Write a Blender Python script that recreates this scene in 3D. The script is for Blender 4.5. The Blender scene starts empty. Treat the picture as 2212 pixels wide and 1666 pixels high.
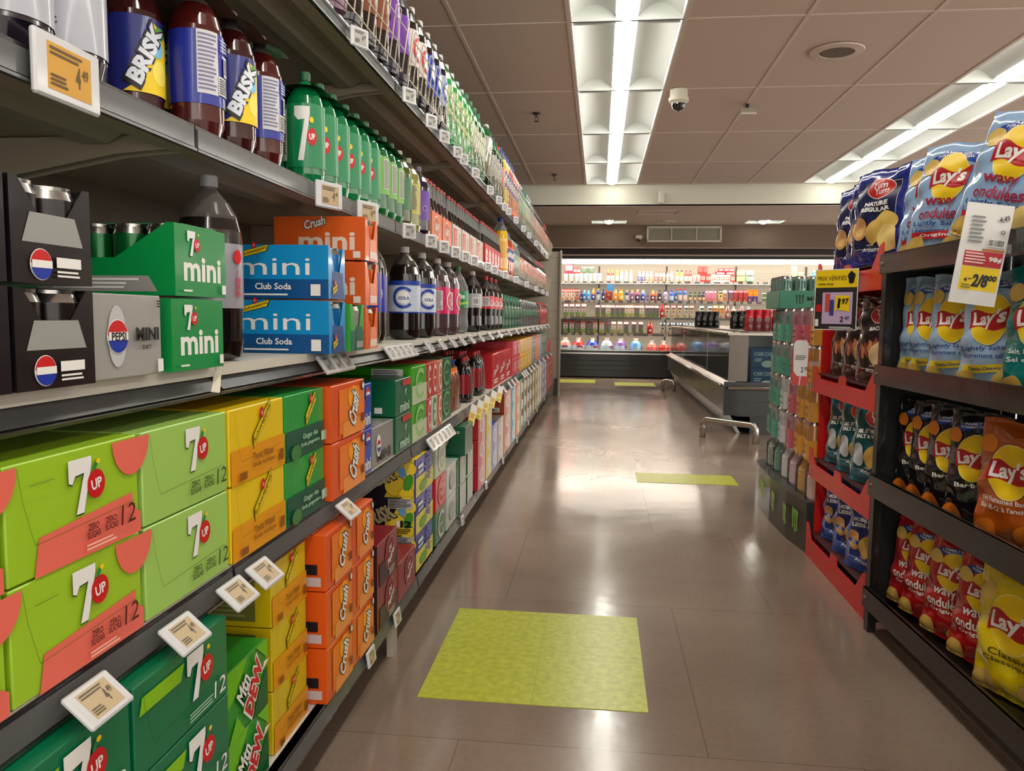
import bpy, math, random
from mathutils import Vector, Matrix
from mathutils.geometry import tessellate_polygon
random.seed(7)
PI = math.pi
S = bpy.context.scene
C = S.collection
# ------------------------------------------------------------------ camera, world, exposure
f_px, pitch, yaw, roll = 1664.7, .0892964, .1115492, .01141556
fwd = Vector((-math.sin(yaw)*math.cos(pitch), math.cos(yaw)*math.cos(pitch), -math.sin(pitch)))
rgt = Vector((math.cos(yaw), math.sin(yaw), 0)); upv = rgt.cross(fwd)
r2 = math.cos(roll)*rgt + math.sin(roll)*upv; u2 = -math.sin(roll)*rgt + math.cos(roll)*upv
cam = bpy.data.cameras.new('camera'); cam_o = bpy.data.objects.new('camera', cam); C.objects.link(cam_o)
cam.sensor_fit = 'HORIZONTAL'; cam.sensor_width = 36; cam.lens = 36*f_px/2212; cam.clip_start = .05
cam_o.matrix_world = Matrix(((r2.x, u2.x, -fwd.x, 0), (r2.y, u2.y, -fwd.y, 0), (r2.z, u2.z, -fwd.z, 1), (0, 0, 0, 1)))
S.camera = cam_o
wd = bpy.data.worlds.new('world'); S.world = wd; wd.use_nodes = True
wd.node_tree.nodes['Background'].inputs[0].default_value = (1, .95, .88, 1)
wd.node_tree.nodes['Background'].inputs[1].default_value = 2.3
S.view_settings.view_transform = 'Standard'; S.view_settings.look = 'None'
S.view_settings.gamma = 1; S.view_settings.use_curve_mapping = False
S.view_settings.exposure = 0.12
TUBE = 19.0      # brightness of the ceiling lamps
CASE = 28.0      # brightness of the dairy case lamps

# ------------------------------------------------------------------ materials
def lin(c): return tuple((x/255/12.92 if x <= 10 else ((x/255+.055)/1.055)**2.4) for x in c)
MATS = {}
def M(c, rough=.45, metal=0, coat=0, emit=0, tr=0, bump=0, bs=40, name=None):
    if isinstance(c, str): return MATS[c]
    key = name or (c, rough, metal, coat, emit, tr, bump, bs)
    if key in MATS: return MATS[key]
    m = bpy.data.materials.new(name or 'paint'); m.use_nodes = True
    nt = m.node_tree; b = nt.nodes['Principled BSDF']
    b.inputs['Base Color'].default_value = (*[q*(1 if not tr else .12 if tr > .8 else .6) for q in lin(c)], 1); b.inputs['Roughness'].default_value = rough
    b.inputs['Metallic'].default_value = metal; b.inputs['Coat Weight'].default_value = coat
    b.inputs['Coat Roughness'].default_value = .08
    if emit:
        b.inputs['Emission Color'].default_value = (*lin(c), 1); b.inputs['Emission Strength'].default_value = emit
    if tr:      # thin clear plastic or glass: see-through with a fresnel shine
        tn = nt.nodes.new('ShaderNodeBsdfTransparent'); tn.inputs[0].default_value = (*lin(c), 1)
        mx = nt.nodes.new('ShaderNodeMixShader'); fr = nt.nodes.new('ShaderNodeFresnel'); fr.inputs[0].default_value = 1.35
        mp = nt.nodes.new('ShaderNodeMath'); mp.operation = 'ADD'; mp.inputs[1].default_value = 1-tr; mp.use_clamp = True
        nt.links.new(fr.outputs[0], mp.inputs[0]); nt.links.new(mp.outputs[0], mx.inputs[0])
        nt.links.new(tn.outputs[0], mx.inputs[1]); nt.links.new(b.outputs[0], mx.inputs[2])
        nt.links.new(mx.outputs[0], nt.nodes['Material Output'].inputs[0])
    # every surface gets a little procedural variation
    tc = nt.nodes.new('ShaderNodeTexCoord'); nz = nt.nodes.new('ShaderNodeTexNoise'); nz.inputs['Scale'].default_value = bs
    nz.inputs['Detail'].default_value = 2
    nt.links.new(tc.outputs['Object'], nz.inputs['Vector'])
    mr = nt.nodes.new('ShaderNodeMapRange'); mr.inputs[3].default_value = max(rough-.05, .02); mr.inputs[4].default_value = rough+.08
    nt.links.new(nz.outputs[0], mr.inputs[0]); nt.links.new(mr.outputs[0], b.inputs['Roughness'])
    if bump:
        bn = nt.nodes.new('ShaderNodeBump'); bn.inputs['Strength'].default_value = bump; bn.inputs['Distance'].default_value = .01
        nt.links.new(nz.outputs[0], bn.inputs['Height']); nt.links.new(bn.outputs[0], b.inputs['Normal'])
        nt.links.new(bn.outputs[0], b.inputs['Coat Normal'])
    MATS[key] = m
    return m
def ink(c): return M(c, .38)
WHITE, BLACK = ink((236, 234, 230)), ink((22, 20, 22))
RED, YEL, GRN, BLU = ink((200, 22, 28)), ink((240, 205, 20)), ink((20, 130, 70)), ink((22, 50, 160))
steel = M((150, 146, 140), .28, 1, bump=.05, name='brushed_steel')
chrome = M((190, 186, 180), .2, 1, name='polished_steel')
dark_metal = M((40, 38, 38), .35, .3, name='dark_metal')
rackblk = M((24, 22, 20), .3, .1, coat=.5, bump=.02, bs=60, name='black_rack_steel')
shelfm = M((160, 148, 128), .45, .0, coat=.1, name='shelf_enamel')
shelftop = M((205, 200, 188), .4, name='shelf_top_enamel')
cream = M((176, 166, 148), .5, name='cream_panel')
wire_m = M((196, 184, 160), .35, coat=.3, name='cream_wire')
railm = M((34, 32, 34), .25, coat=.5, name='black_rail_plastic')
insertm = M((84, 84, 84), .38, .1, coat=.2, name='clear_rail_strip')
tagw = M((205, 204, 208), .3, coat=.3, name='price_tag_plastic')
clearp = M((235, 238, 238), .08, tr=.74, name='clear_plastic')
greyclear = M((170, 160, 155), .08, tr=.72, name='empty_bottle_plastic')
glassm = M((228, 240, 238), .03, tr=.97, name='case_glass')

# ------------------------------------------------------------------ mesh building
class MB:
    def __init__(s): s.v, s.f, s.m, s.sm, s.mats = [], [], [], [], []
    def mi(s, m):
        if m not in s.mats: s.mats.append(m)
        return s.mats.index(m)
    def add(s, vs, fs, mat, smooth=False):
        n = len(s.v); s.v += [tuple(v) for v in vs]; k = s.mi(mat)
        for f in fs: s.f.append([n+i for i in f]); s.m.append(k); s.sm.append(smooth)
        return s
    def box(s, a, b, mat, bev=0):
        x0, y0, z0 = a; x1, y1, z1 = b
        if not bev:
            vs = [(x, y, z) for x in (x0, x1) for y in (y0, y1) for z in (z0, z1)]
            return s.add(vs, [(0, 1, 3, 2), (4, 6, 7, 5), (0, 4, 5, 1), (2, 3, 7, 6), (0, 2, 6, 4), (1, 5, 7, 3)], mat)
        vs = []; idx = {}
        for ix in (0, 1):
            for iy in (0, 1):
                for iz in (0, 1):
                    c = [(x0, x1)[ix], (y0, y1)[iy], (z0, z1)[iz]]; d = [bev*(1-2*ix), bev*(1-2*iy), bev*(1-2*iz)]
                    for ax in range(3):
                        p = [c[k]+(d[k] if k != ax else 0) for k in range(3)]; idx[ix, iy, iz, ax] = len(vs); vs.append(p)
        F = []
        for ax in range(3):
            o = [k for k in range(3) if k != ax]
            for e in (0, 1):
                q = []
                for a_, b_ in ((0, 0), (1, 0), (1, 1), (0, 1)):
                    k = [0, 0, 0]; k[ax] = e; k[o[0]] = a_; k[o[1]] = b_; q.append(idx[(*k, ax)])
                F.append(q if (e == 1) == (ax != 1) else q[::-1])
        for ax in range(3):
            o = [k for k in range(3) if k != ax]
            for a_ in (0, 1):
                for b_ in (0, 1):
                    k0 = [0, 0, 0]; k0[o[0]] = a_; k0[o[1]] = b_; k1 = list(k0); k1[ax] = 1
                    q = [idx[(*k0, o[0])], idx[(*k1, o[0])], idx[(*k1, o[1])], idx[(*k0, o[1])]]
                    F.append(q)
        for ix in (0, 1):
            for iy in (0, 1):
                for iz in (0, 1): F.append([idx[ix, iy, iz, k] for k in range(3)])
        return s.add(vs, F, mat)
    def prism(s, pts, off, mat):        # closed outline pts (3-D) pushed by the vector off
        n = len(pts); a = [Vector(p) for p in pts]; o = Vector(off)
        vs = a+[p+o for p in a]
        return s.add(vs, [list(range(n))[::-1], list(range(n, 2*n))]+[(i, (i+1) % n, n+(i+1) % n, n+i) for i in range(n)], mat)
    def lathe(s, prof, mat, n=20, c=(0, 0), matf=None, mod=None, caps=True):
        vs = []
        for r, z in prof:
            for k in range(n):
                a = 2*PI*k/n; rr = r*(mod(a, z) if mod else 1); vs.append((c[0]+rr*math.cos(a), c[1]+rr*math.sin(a), z))
        for i in range(len(prof)-1):
            mm = matf((prof[i][1]+prof[i+1][1])/2) if matf else mat
            nb = len(s.v); s.v += vs[i*n:(i+2)*n]; k_ = s.mi(mm)
            for k in range(n): s.f.append([nb+k, nb+(k+1) % n, nb+n+(k+1) % n, nb+n+k]); s.m.append(k_); s.sm.append(True)
        if caps:
            mm = (matf(prof[-1][1]) if matf else mat)
            s.add(vs[-n:], [list(range(n))], mm); s.add(vs[:n], [list(range(n))[::-1]], matf(prof[0][1]) if matf else mat)
        return s
    def tube(s, path, r, mat, n=8, cap=True):
        P = [Vector(p) for p in path]; vs = []
        T0 = (P[1]-P[0]).normalized(); up = Vector((0, 0, 1)) if abs(T0.z) < .9 else Vector((0, 1, 0))
        X = T0.cross(up).normalized()
        for i, p in enumerate(P):
            T = ((P[min(i+1, len(P)-1)]-p).normalized()+(p-P[max(i-1, 0)]).normalized())
            T = T.normalized(); X = (X-T*X.dot(T)).normalized(); Y = T.cross(X)
            for k in range(n):
                a = 2*PI*k/n+PI/4; vs.append(p+(X*math.cos(a)+Y*math.sin(a))*r)
        fs = [(i*n+k, i*n+(k+1) % n, (i+1)*n+(k+1) % n, (i+1)*n+k) for i in range(len(P)-1) for k in range(n)]
        if cap: fs += [list(range(n))[::-1], [(len(P)-1)*n+k for k in range(n)]]
        return s.add(vs, fs, mat, n > 4)
    def mesh(s, name):
        me = bpy.data.meshes.new(name); me.from_pydata(s.v, [], s.f)
        for m in s.mats: me.materials.append(m)
        me.polygons.foreach_set('material_index', s.m); me.polygons.foreach_set('use_smooth', s.sm)
        me.update(); return me
    def obj(s, name, parent=None, loc=None, rz=0):
        o = bpy.data.objects.new(name, s.mesh(name)); C.objects.link(o)
        if parent: o.parent = parent
        if loc: o.location = loc
        if rz: o.rotation_euler = (0, 0, rz)
        return o

# ---- flat artwork put on a surface: a canvas maps (u, v, lift) to 3-D
class Canvas:
    def __init__(s, mb, fn, L=9, eps=.0005): s.mb, s.fn, s.L, s.eps, s.lay = mb, fn, L, eps, 1
    def tris(s, T, mat, lay=None):
        if lay is None: lay = s.lay; s.lay += 1
        out = []; st = list(T); L = s.L
        while st:
            a, b, c = st.pop()
            e = (math.dist(a, b), math.dist(b, c), math.dist(c, a)); mx = max(e)
            if mx > L:
                if mx == e[0]: m_ = ((a[0]+b[0])/2, (a[1]+b[1])/2); st += [(a, m_, c), (m_, b, c)]
                elif mx == e[1]: m_ = ((b[0]+c[0])/2, (b[1]+c[1])/2); st += [(a, b, m_), (a, m_, c)]
                else: m_ = ((c[0]+a[0])/2, (c[1]+a[1])/2); st += [(a, b, m_), (m_, b, c)]
            else: out.append((a, b, c))
        vs = []; fs = []
        seen = {}
        for t in out:
            q = []
            for p in t:
                k = (round(p[0], 6), round(p[1], 6))
                if k not in seen: seen[k] = len(vs); vs.append(s.fn(p[0], p[1], lay*s.eps))
                q.append(seen[k])
            ar = (t[1][0]-t[0][0])*(t[2][1]-t[0][1])-(t[2][0]-t[0][0])*(t[1][1]-t[0][1])
            if len(set(q)) == 3: fs.append(q if ar > 0 else q[::-1])
        s.mb.add(vs, fs, mat, s.L < 1)
    def poly(s, pts, mat, lay=None):
        t = tessellate_polygon([[Vector((x, y, 0)) for x, y in pts]])
        s.tris([tuple(tuple(pts[i]) for i in q) for q in t], mat, lay)
    def rect(s, u0, v0, u1, v1, mat, lay=None):
        s.tris([((u0, v0), (u1, v0), (u1, v1)), ((u0, v0), (u1, v1), (u0, v1))], mat, lay)
    def ell(s, cu, cv, ru, rv, mat, rot=0, lay=None, n=22, wob=0, a0=0, a1=2*PI, inner=0):
        P = []
        cr, sr = math.cos(rot), math.sin(rot)
        def pt(a, k):
            w = 1+wob*math.sin(5*a+cu*90)+wob*.6*math.sin(3*a+cv*70)
            x, y = ru*k*w*math.cos(a), rv*k*w*math.sin(a); return (cu+x*cr-y*sr, cv+x*sr+y*cr)
        T = []
        for i in range(n):
            b0, b1 = a0+(a1-a0)*i/n, a0+(a1-a0)*(i+1)/n
            if inner: T += [(pt(b0, inner), pt(b0, 1), pt(b1, 1)), (pt(b0, inner), pt(b1, 1), pt(b1, inner))]
            else: T.append(((cu, cv), pt(b0, 1), pt(b1, 1)))
        s.tris(T, mat, lay)
    def text(s, t, cu, cv, w, h, mat, rot=0, shear=0, bold=.02, lay=None):
        vs, fs = textmesh(t, bold); cr, sr = math.cos(rot), math.sin(rot); P = []
        for x, y in vs:
            x, y = x*w, y*h; x += y*shear; P.append((cu+x*cr-y*sr, cv+x*sr+y*cr))
        s.tris([(P[a], P[b], P[c]) for a, b, c in fs], mat, lay)
    def fine(s, u0, v0, u1, v1, n, mat, lay=None):      # a block of small print
        T = []; h = (v1-v0)/n; rn = random.Random(int(u0*9999)+n)
        for i in range(n):
            y = v1-(i+.75)*h; e = u1-(u1-u0)*rn.uniform(0, .25); T += [((u0, y), (e, y), (e, y+h*.5)), ((u0, y), (e, y+h*.5), (u0, y+h*.5))]
        s.tris(T, mat, lay)
    def bars(s, u0, v0, u1, v1, n=14):
        s.rect(u0, v0, u1, v1, WHITE); T = []; w = (u1-u0)*.86/n; x = u0+(u1-u0)*.07; rn = random.Random(n)
        a, b = v0+(v1-v0)*.12, v1-(v1-v0)*.12
        for i in range(n):
            e = w*rn.uniform(.3, .75); T += [((x, a), (x+e, a), (x+e, b)), ((x, a), (x+e, b), (x, b))]; x += w
        s.tris(T, BLACK)
    def line(s, pts, t, mat, lay=None):
        T = []
        for (x0, y0), (x1, y1) in zip(pts, pts[1:]):
            L = math.hypot(x1-x0, y1-y0) or 1; nx, ny = -(y1-y0)/L*t/2, (x1-x0)/L*t/2
            a, b, c, d = (x0+nx, y0+ny), (x0-nx, y0-ny), (x1-nx, y1-ny), (x1+nx, y1+ny); T += [(a, b, c), (a, c, d)]
        s.tris(T, mat, lay)
_TM = {}
def textmesh(t, bold):
    k = (t, bold)
    if k in _TM: return _TM[k]
    cu = bpy.data.curves.new('t', 'FONT'); cu.body = t; cu.offset = bold; cu.resolution_u = 2; cu.space_line = .85; cu.align_x = 'CENTER'
    o = bpy.data.objects.new('t', cu); C.objects.link(o); dg = bpy.context.evaluated_depsgraph_get()
    me = bpy.data.meshes.new_from_object(o.evaluated_get(dg))
    vs = [(v.co.x, v.co.y) for v in me.vertices]; me.calc_loop_triangles(); fs = [tuple(l.vertices) for l in me.loop_triangles]
    bpy.data.objects.remove(o); bpy.data.curves.remove(cu); bpy.data.meshes.remove(me)
    x0, x1 = min(v[0] for v in vs), max(v[0] for v in vs); y0, y1 = min(v[1] for v in vs), max(v[1] for v in vs)
    vs = [((x-x0)/(x1-x0)-.5, (y-y0)/(y1-y0)-.5) for x, y in vs]
    _TM[k] = (vs, fs); return _TM[k]
def flat(mb, o, U, V, eps=.0005):
    o, U, V = Vector(o), Vector(U), Vector(V); N = U.cross(V)
    return Canvas(mb, lambda u, v, d: o+U*u+V*v+N*d, 9, eps)
def front(mb, eps=.0005): return flat(mb, (0, 0, 0), (1, 0, 0), (0, 0, 1), eps)
def lside(mb, d): return flat(mb, (0, d, 0), (0, -1, 0), (0, 0, 1))
def rside(mb, w): return flat(mb, (w, 0, 0), (0, 1, 0), (0, 0, 1))
def topc(mb, h): return flat(mb, (0, 0, h), (1, 0, 0), (0, 1, 0))
def cyl(mb, r, L=.012, eps=.0004):      # canvas around a bottle; u = 0 faces local -y, u grows to the right
    def fn(u, v, d):
        a = u/r-PI/2; return Vector(((r+d)*math.cos(a), (r+d)*math.sin(a), v))
    return Canvas(mb, fn, L, eps)

# ------------------------------------------------------------------ things, parts, labels
LABELLED = []
def tag(o, label, cat, group=None, axis='y'):
    o['label'] = label; o['category'] = cat
    if group: o['group'] = group
    LABELLED.append((o, axis)); return o
def empty(name, loc=(0, 0, 0), rz=0):
    o = bpy.data.objects.new(name, None); C.objects.link(o); o.location = loc; o.rotation_euler = (0, 0, rz); o.empty_display_size = .02
    return o
def struct(o): o['kind'] = 'structure'; return o
class Proto:        # a thing with parts, built once and copied object by object
    def __init__(s, name, parts, root=None):
        s.name, s.parts, s.root = name, [(n, mb.mesh(n), loc) for n, mb, loc in parts], (root.mesh(name) if root else None); s.src = None
    def place(s, loc, rz, label, cat, group=None, tilt=None, axis='y', scale=1):
        if s.src is None:
            r = bpy.data.objects.new(s.name, s.root); kids = []
            for n, me, l in s.parts:
                c = bpy.data.objects.new(n, me); c.parent = r; c.location = l; kids.append(c)
            s.src = (r, kids)
            root, ks = r, kids
        else:
            root = s.src[0].copy(); ks = []
            for k in s.src[1]: c = k.copy(); c.parent = root; ks.append(c)
        C.objects.link(root)
        for c in ks: C.objects.link(c)
        root.location = loc; root.rotation_euler = (tilt[0], tilt[1], rz) if tilt else (0, 0, rz)
        root.scale = (scale, scale, scale)
        for k in ('label', 'category', 'group'):
            if k in root: del root[k]
        return tag(root, label, cat, group, axis)
ORD = 'first second third fourth fifth sixth seventh eighth ninth tenth eleventh twelfth thirteenth fourteenth fifteenth sixteenth seventeenth eighteenth nineteenth twentieth'.split()
TENS = ['twenty', 'thirty', 'forty', 'fifty', 'sixty', 'seventy', 'eighty']
def ordn(i): return ORD[i] if i < 20 else (TENS[(i+1)//10-2]+('-'+ORD[(i+1) % 10-1] if (i+1) % 10 else 'ieth').replace('y-', 'y-') if (i+1) % 10 else TENS[(i+1)//10-2][:-1]+'ieth')
def unique_labels():
    by = {}
    for o, ax in LABELLED: by.setdefault(o['label'], []).append((o, ax))
    for lab, L in by.items():
        if len(L) < 2: continue
        ax = L[0][1]
        if ax == 'x': L.sort(key=lambda t: t[0].location.x); how = 'from left'
        elif ax == 'z': L.sort(key=lambda t: -t[0].location.z); how = 'from top'
        else: L.sort(key=lambda t: t[0].location.y); how = 'from near end'
        for i, (o, _) in enumerate(L): o['label'] = f'{lab}, {ordn(i)} {how}'
RL = PI/2       # left gondola: the front of a package faces +x
RR = -PI/2
# ================================================================== ROOM
def floor_material():
    m = bpy.data.materials.new('vinyl_floor'); m.use_nodes = True; nt = m.node_tree; N = nt.nodes; L = nt.links
    b = N['Principled BSDF']; tc = N.new('ShaderNodeTexCoord')
    n1 = N.new('ShaderNodeTexNoise'); n1.inputs['Scale'].default_value = 1.1; n1.inputs['Detail'].default_value = 5
    n2 = N.new('ShaderNodeTexNoise'); n2.inputs['Scale'].default_value = 60; n2.inputs['Detail'].default_value = 3
    L.new(tc.outputs['Object'], n1.inputs['Vector']); L.new(tc.outputs['Object'], n2.inputs['Vector'])
    cr = N.new('ShaderNodeValToRGB'); cr.color_ramp.elements[0].color = (*lin((124, 106, 94)), 1); cr.color_ramp.elements[1].color = (*lin((152, 133, 118)), 1)
    cr.color_ramp.elements[0].position = .3; cr.color_ramp.elements[1].position = .7
    ad = N.new('ShaderNodeMath'); ad.operation = 'MULTIPLY_ADD'; ad.inputs[1].default_value = .2; L.new(n2.outputs[0], ad.inputs[0])
    L.new(n1.outputs[0], ad.inputs[2]); sb = N.new('ShaderNodeMath'); sb.operation = 'SUBTRACT'; sb.inputs[1].default_value = .1
    L.new(ad.outputs[0], sb.inputs[0]); L.new(sb.outputs[0], cr.inputs[0])
    # sheet seams
    br = N.new('ShaderNodeTexBrick'); br.offset = .37; br.inputs['Scale'].default_value = 1; br.inputs['Mortar Size'].default_value = .0016
    br.inputs['Brick Width'].default_value = .92; br.inputs['Row Height'].default_value = .92
    br.inputs['Color1'].default_value = (1, 1, 1, 1); br.inputs['Color2'].default_value = (.93, .93, .93, 1); br.inputs['Mortar'].default_value = (.62, .6, .58, 1)
    mp = N.new('ShaderNodeMapping'); mp.inputs['Location'].default_value = (.31, .12, 0); L.new(tc.outputs['Object'], mp.inputs[0]); L.new(mp.outputs[0], br.inputs['Vector'])
    mx = N.new('ShaderNodeMix'); mx.data_type = 'RGBA'; mx.blend_type = 'MULTIPLY'; mx.inputs[0].default_value = 1
    L.new(cr.outputs[0], mx.inputs[6]); L.new(br.outputs[0], mx.inputs[7]); L.new(mx.outputs[2], b.inputs['Base Color'])
    mr = N.new('ShaderNodeMapRange'); mr.inputs[1].default_value = .3; mr.inputs[2].default_value = .7; mr.inputs[3].default_value = .11; mr.inputs[4].default_value = .22
    L.new(n1.outputs[0], mr.inputs[0]); L.new(mr.outputs[0], b.inputs['Roughness'])
    b.inputs['Specular IOR Level'].default_value = .75
    # worn, slightly uneven polish
    w = N.new('ShaderNodeTexNoise'); w.inputs['Scale'].default_value = 9; w.inputs['Detail'].default_value = 3; L.new(tc.outputs['Object'], w.inputs['Vector'])
    bp = N.new('ShaderNodeBump'); bp.inputs['Strength'].default_value = .12; bp.inputs['Distance'].default_value = .006
    L.new(w.outputs[0], bp.inputs['Height']); L.new(bp.outputs[0], b.inputs['Normal'])
    return m
def patch_material():
    m = bpy.data.materials.new('yellow_tile'); m.use_nodes = True; nt = m.node_tree; N = nt.nodes; L = nt.links; b = N['Principled BSDF']
    tc = N.new('ShaderNodeTexCoord'); n = N.new('ShaderNodeTexNoise'); n.inputs['Scale'].default_value = 45; n.inputs['Detail'].default_value = 5
    L.new(tc.outputs['Object'], n.inputs['Vector']); cr = N.new('ShaderNodeValToRGB')
    cr.color_ramp.elements[0].position = .35; cr.color_ramp.elements[1].position = .65
    cr.color_ramp.elements[0].color = (*lin((168, 176, 34)), 1); cr.color_ramp.elements[1].color = (*lin((194, 200, 62)), 1)
    L.new(n.outputs[0], cr.inputs[0]); L.new(cr.outputs[0], b.inputs['Base Color']); b.inputs['Roughness'].default_value = .3
    return m
X0, X1, Y0, Y1, H = -4.5, 6.5, -3.5, 14.2, 2.6
mb = MB(); mb.add([(X0, Y0, 0), (X1, Y0, 0), (X1, Y1, 0), (X0, Y1, 0)], [(0, 1, 2, 3)], floor_material()); struct(mb.obj('floor'))
pm = patch_material(); seam = M((120, 122, 30), .4)
for i, (x, y, w, d, lab) in enumerate(((-.455, 1.905, .6, .625, 'large yellow-green vinyl tile patch set in the brown floor, nearest one'),
        (.25, 4.695, .607, .29, 'thin yellow-green floor tile patch midway down the aisle'),
        (-.66, 11.8, .615, .62, 'yellow floor tile patch before the dairy case, beside the gondola end'),
        (.25, 11.45, .6, .58, 'yellow floor tile patch before the dairy case, nearer the chest cooler'))):
    mb = MB(); n = 2 if i != 1 else 1
    for a in range(2):
        for b in range(n):
            mb.box((x+a*w/2+.0008*a, y+b*d/n+.0008*b, .0), (x+(a+1)*w/2, y+(b+1)*d/n, .0016), pm)
    tag(mb.obj('floor_patch'), lab, 'floor marking', 'yellow tile patches in the floor')
# ceiling: tiles in a T-bar grid, with bays left open for the lamps
ceilm = M((204, 184, 170), .8, bump=.05, bs=220, name='ceiling_tile'); barm = M((212, 196, 184), .6, name='ceiling_bar')
sx = [(-.19, .417), (2.336, 2.944)]
YL = [9.52-1.29*k for k in range(11)]
mb = MB(); cuts = [X0, -.19, .417, 2.336, 2.944, X1]
for a, b in ((X0, -.19), (.417, 2.336), (2.944, X1)): mb.box((a, Y0, H), (b, 9.56, H+.02), ceilm)
for a, b in sx:
    mb.box((a, Y0, H), (b, YL[-1], H+.02), ceilm)
    mb.box((a, 9.52, H), (b, 9.56, H+.02), ceilm)
mb.box((X0, 9.56, 2.343), (-.142, Y1, 2.363), ceilm)
for a, b, c, d in ((-.142, .353, 9.56, 10.89), (-.142, .353, 11.26, Y1), (.353, 1.985, 9.56, Y1), (1.985, 2.5, 9.56, 10.93), (1.985, 2.5, 11.30, Y1), (2.5, X1, 9.56, Y1)): mb.box((a, c, 2.343), (b, d, 2.363), ceilm)
struct(mb.obj('ceiling'))
mb = MB()
for x in (-2.64, -2.03, -1.42, -.82, -.2, .427, 1.06, 1.70, 2.326, 2.954, 3.58, 4.2):
    mb.box((x-.011, Y0, H-.004), (x+.011, 9.55, H), barm)
for y in YL:
    for a, b in ((X0, -.19), (.417, 2.336), (2.944, X1)): mb.box((a, y-.009, H-.0035), (b, y+.009, H), barm)
struct(mb.obj('trim_1'))
soff = M((198, 196, 180), .6, name='soffit_paint')
mb = MB(); mb.box((X0, 9.56, 2.345), (X1, 9.6, H+.02), soff); struct(mb.obj('wall_soffit'))
brown = M((112, 92, 76), .6, name='brown_wall_paint')
mb = MB(); mb.box((X0, 11.5, 2.02), (X1, 11.6, 2.35), brown); struct(mb.obj('wall_bulkhead'))
wallm = M((150, 138, 124), .7, name='wall_paint')
mb = MB(); mb.box((X0, Y1, 0), (X1, Y1+.1, H), wallm); struct(mb.obj('wall_back'))
mb = MB(); mb.box((X0-.1, Y0, 0), (X0, Y1, H), wallm); struct(mb.obj('wall_left'))
# ---- ceiling lamps
refl = M((222, 226, 222), .45, name='lamp_reflector'); lensm = M((255, 252, 240), .5, emit=TUBE, name='lamp_lens'); lensend = M((240, 240, 232), .4, emit=1.2, name='lamp_lens_end')
gap = M((70, 70, 64), .5)
def troffer(w, d):
    hs = MB(); P = []
    n = 10
    for side in (0, 1):
        for k in range(n+1):
            t = k/n; a = t*PI; x = .012+(w/2-.07)*(t); z = .012+.075*math.sin(a*.94+.1)
            P.append((x if side == 0 else w-x, z))
    L_ = P[:n+1]; R_ = P[n+1:]
    for Q in (L_, R_):
        vs = [(x, y, z) for x, z in Q for y in (.006, d-.006)]
        hs.add(vs, [(2*i, 2*i+1, 2*i+3, 2*i+2) for i in range(n)], refl, True)
        for y in (.05, d-.006):
            cap = [(x, y, z) for x, z in Q]; a0 = (Q[0][0], y, .001); a1 = (Q[-1][0], y, .001)
            hs.add([a0]+cap+[a1], [list(range(len(cap)+2))], refl)
    hs.box((0, 0, .0), (w, .01, .006), gap); hs.box((0, 0, 0), (.006, d, .01), refl); hs.box((w-.006, 0, 0), (w, d, .01), refl)
    hs.box((w/2-.07, 0, .05), (w/2+.07, d, .06), refl); hs.box((0, 0, .1), (w, d, .11), refl)
    hs.box((0, d-.004, 0), (w, d, .1), refl); hs.box((0, .0, .006), (w, .006, .1), refl)
    ls = MB(); R = .062
    for (y0, y1, mt) in ((.055, d-.055, lensm), (.012, .055, lensend), (d-.055, d-.012, lensend)):
        vs = []; m = 12
        for k in range(m+1):
            a = PI+PI*k/m
            for y in (y0, y1):
                q = 1 if mt is lensm else (.99 if abs(y-d/2) < d/2-.04 else .8)
                vs.append((w/2+R*q*math.cos(a), y, .03+.045*q*math.sin(a)))
        ls.add(vs, [(2*i, 2*i+1, 2*i+3, 2*i+2) for i in range(m)], mt, True)
    return Proto('ceiling_lamp', [('lens', ls, (0, 0, 0))], hs)
tr1 = troffer(.606, 1.288); tr2 = troffer(.495, .37)
for (a, b), nm in zip(sx, ('middle', 'right')):
    for y in YL[1:]:
        tr1.place((a, y, H-.002), 0, f'recessed fluorescent ceiling lamp in the {nm} lamp row', 'ceiling light', f'lamps of the {nm} ceiling row')
tr2.place((-.142, 10.89, 2.34), 0, 'small square ceiling lamp over the dairy aisle, left of the smoke ring vent', 'ceiling light', 'lamps of the lowered ceiling')
tr2.place((1.995, 10.93, 2.34), 0, 'small square ceiling lamp over the dairy aisle, right of the wall grille', 'ceiling light', 'lamps of the lowered ceiling')
# ---- things on the ceiling
ivory = M((196, 190, 174), .4, name='ivory_plastic')
def dome_camera(x, y, z, s, lab):
    o = tag(empty('security_camera', (x, y, z)), lab, 'security camera')
    MB().lathe([(.058*s, 0), (.058*s, -.05*s), (.066*s, -.053*s), (.066*s, -.075*s), (.05*s, -.088*s)], ivory, 24).obj('housing', o)
    MB().lathe([(.047*s, -.086*s), (.046*s, -.1*s), (.038*s, -.12*s), (.022*s, -.134*s), (.002, -.139*s)], M((18, 18, 20), .06, coat=1), 20).obj('dome', o)
    MB().lathe([(.05*s, -.084*s), (.05*s, -.09*s), (.046*s, -.093*s)], ivory, 24).obj('ring', o)
dome_camera(.52, 5.66, 2.596, 1.05, 'ivory dome security camera with black lens under the ceiling')
o = tag(empty('sensor_box', (1.06, 6.02, 2.5)), 'white slanted square sensor box under a ceiling grid bar', 'sensor')
mb = MB(); mb.prism([(-.055, -.05, .0), (.055, -.05, .0), (.065, .06, .075), (-.045, .06, .075)], (0, 0, .014), ivory); mb.obj('plate', o)
MB().box((-.012, .03, .05), (.012, .055, .1), dark_metal).obj('bracket', o)
o = tag(empty('ceiling_speaker', (1.37, 4.93, 2.596)), 'round flush ceiling loudspeaker with perforated centre', 'speaker')
MB().lathe([(.155, 0), (.15, -.008), (.1, -.012), (.098, -.006)], ceilm, 36).obj('ring', o)
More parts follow.
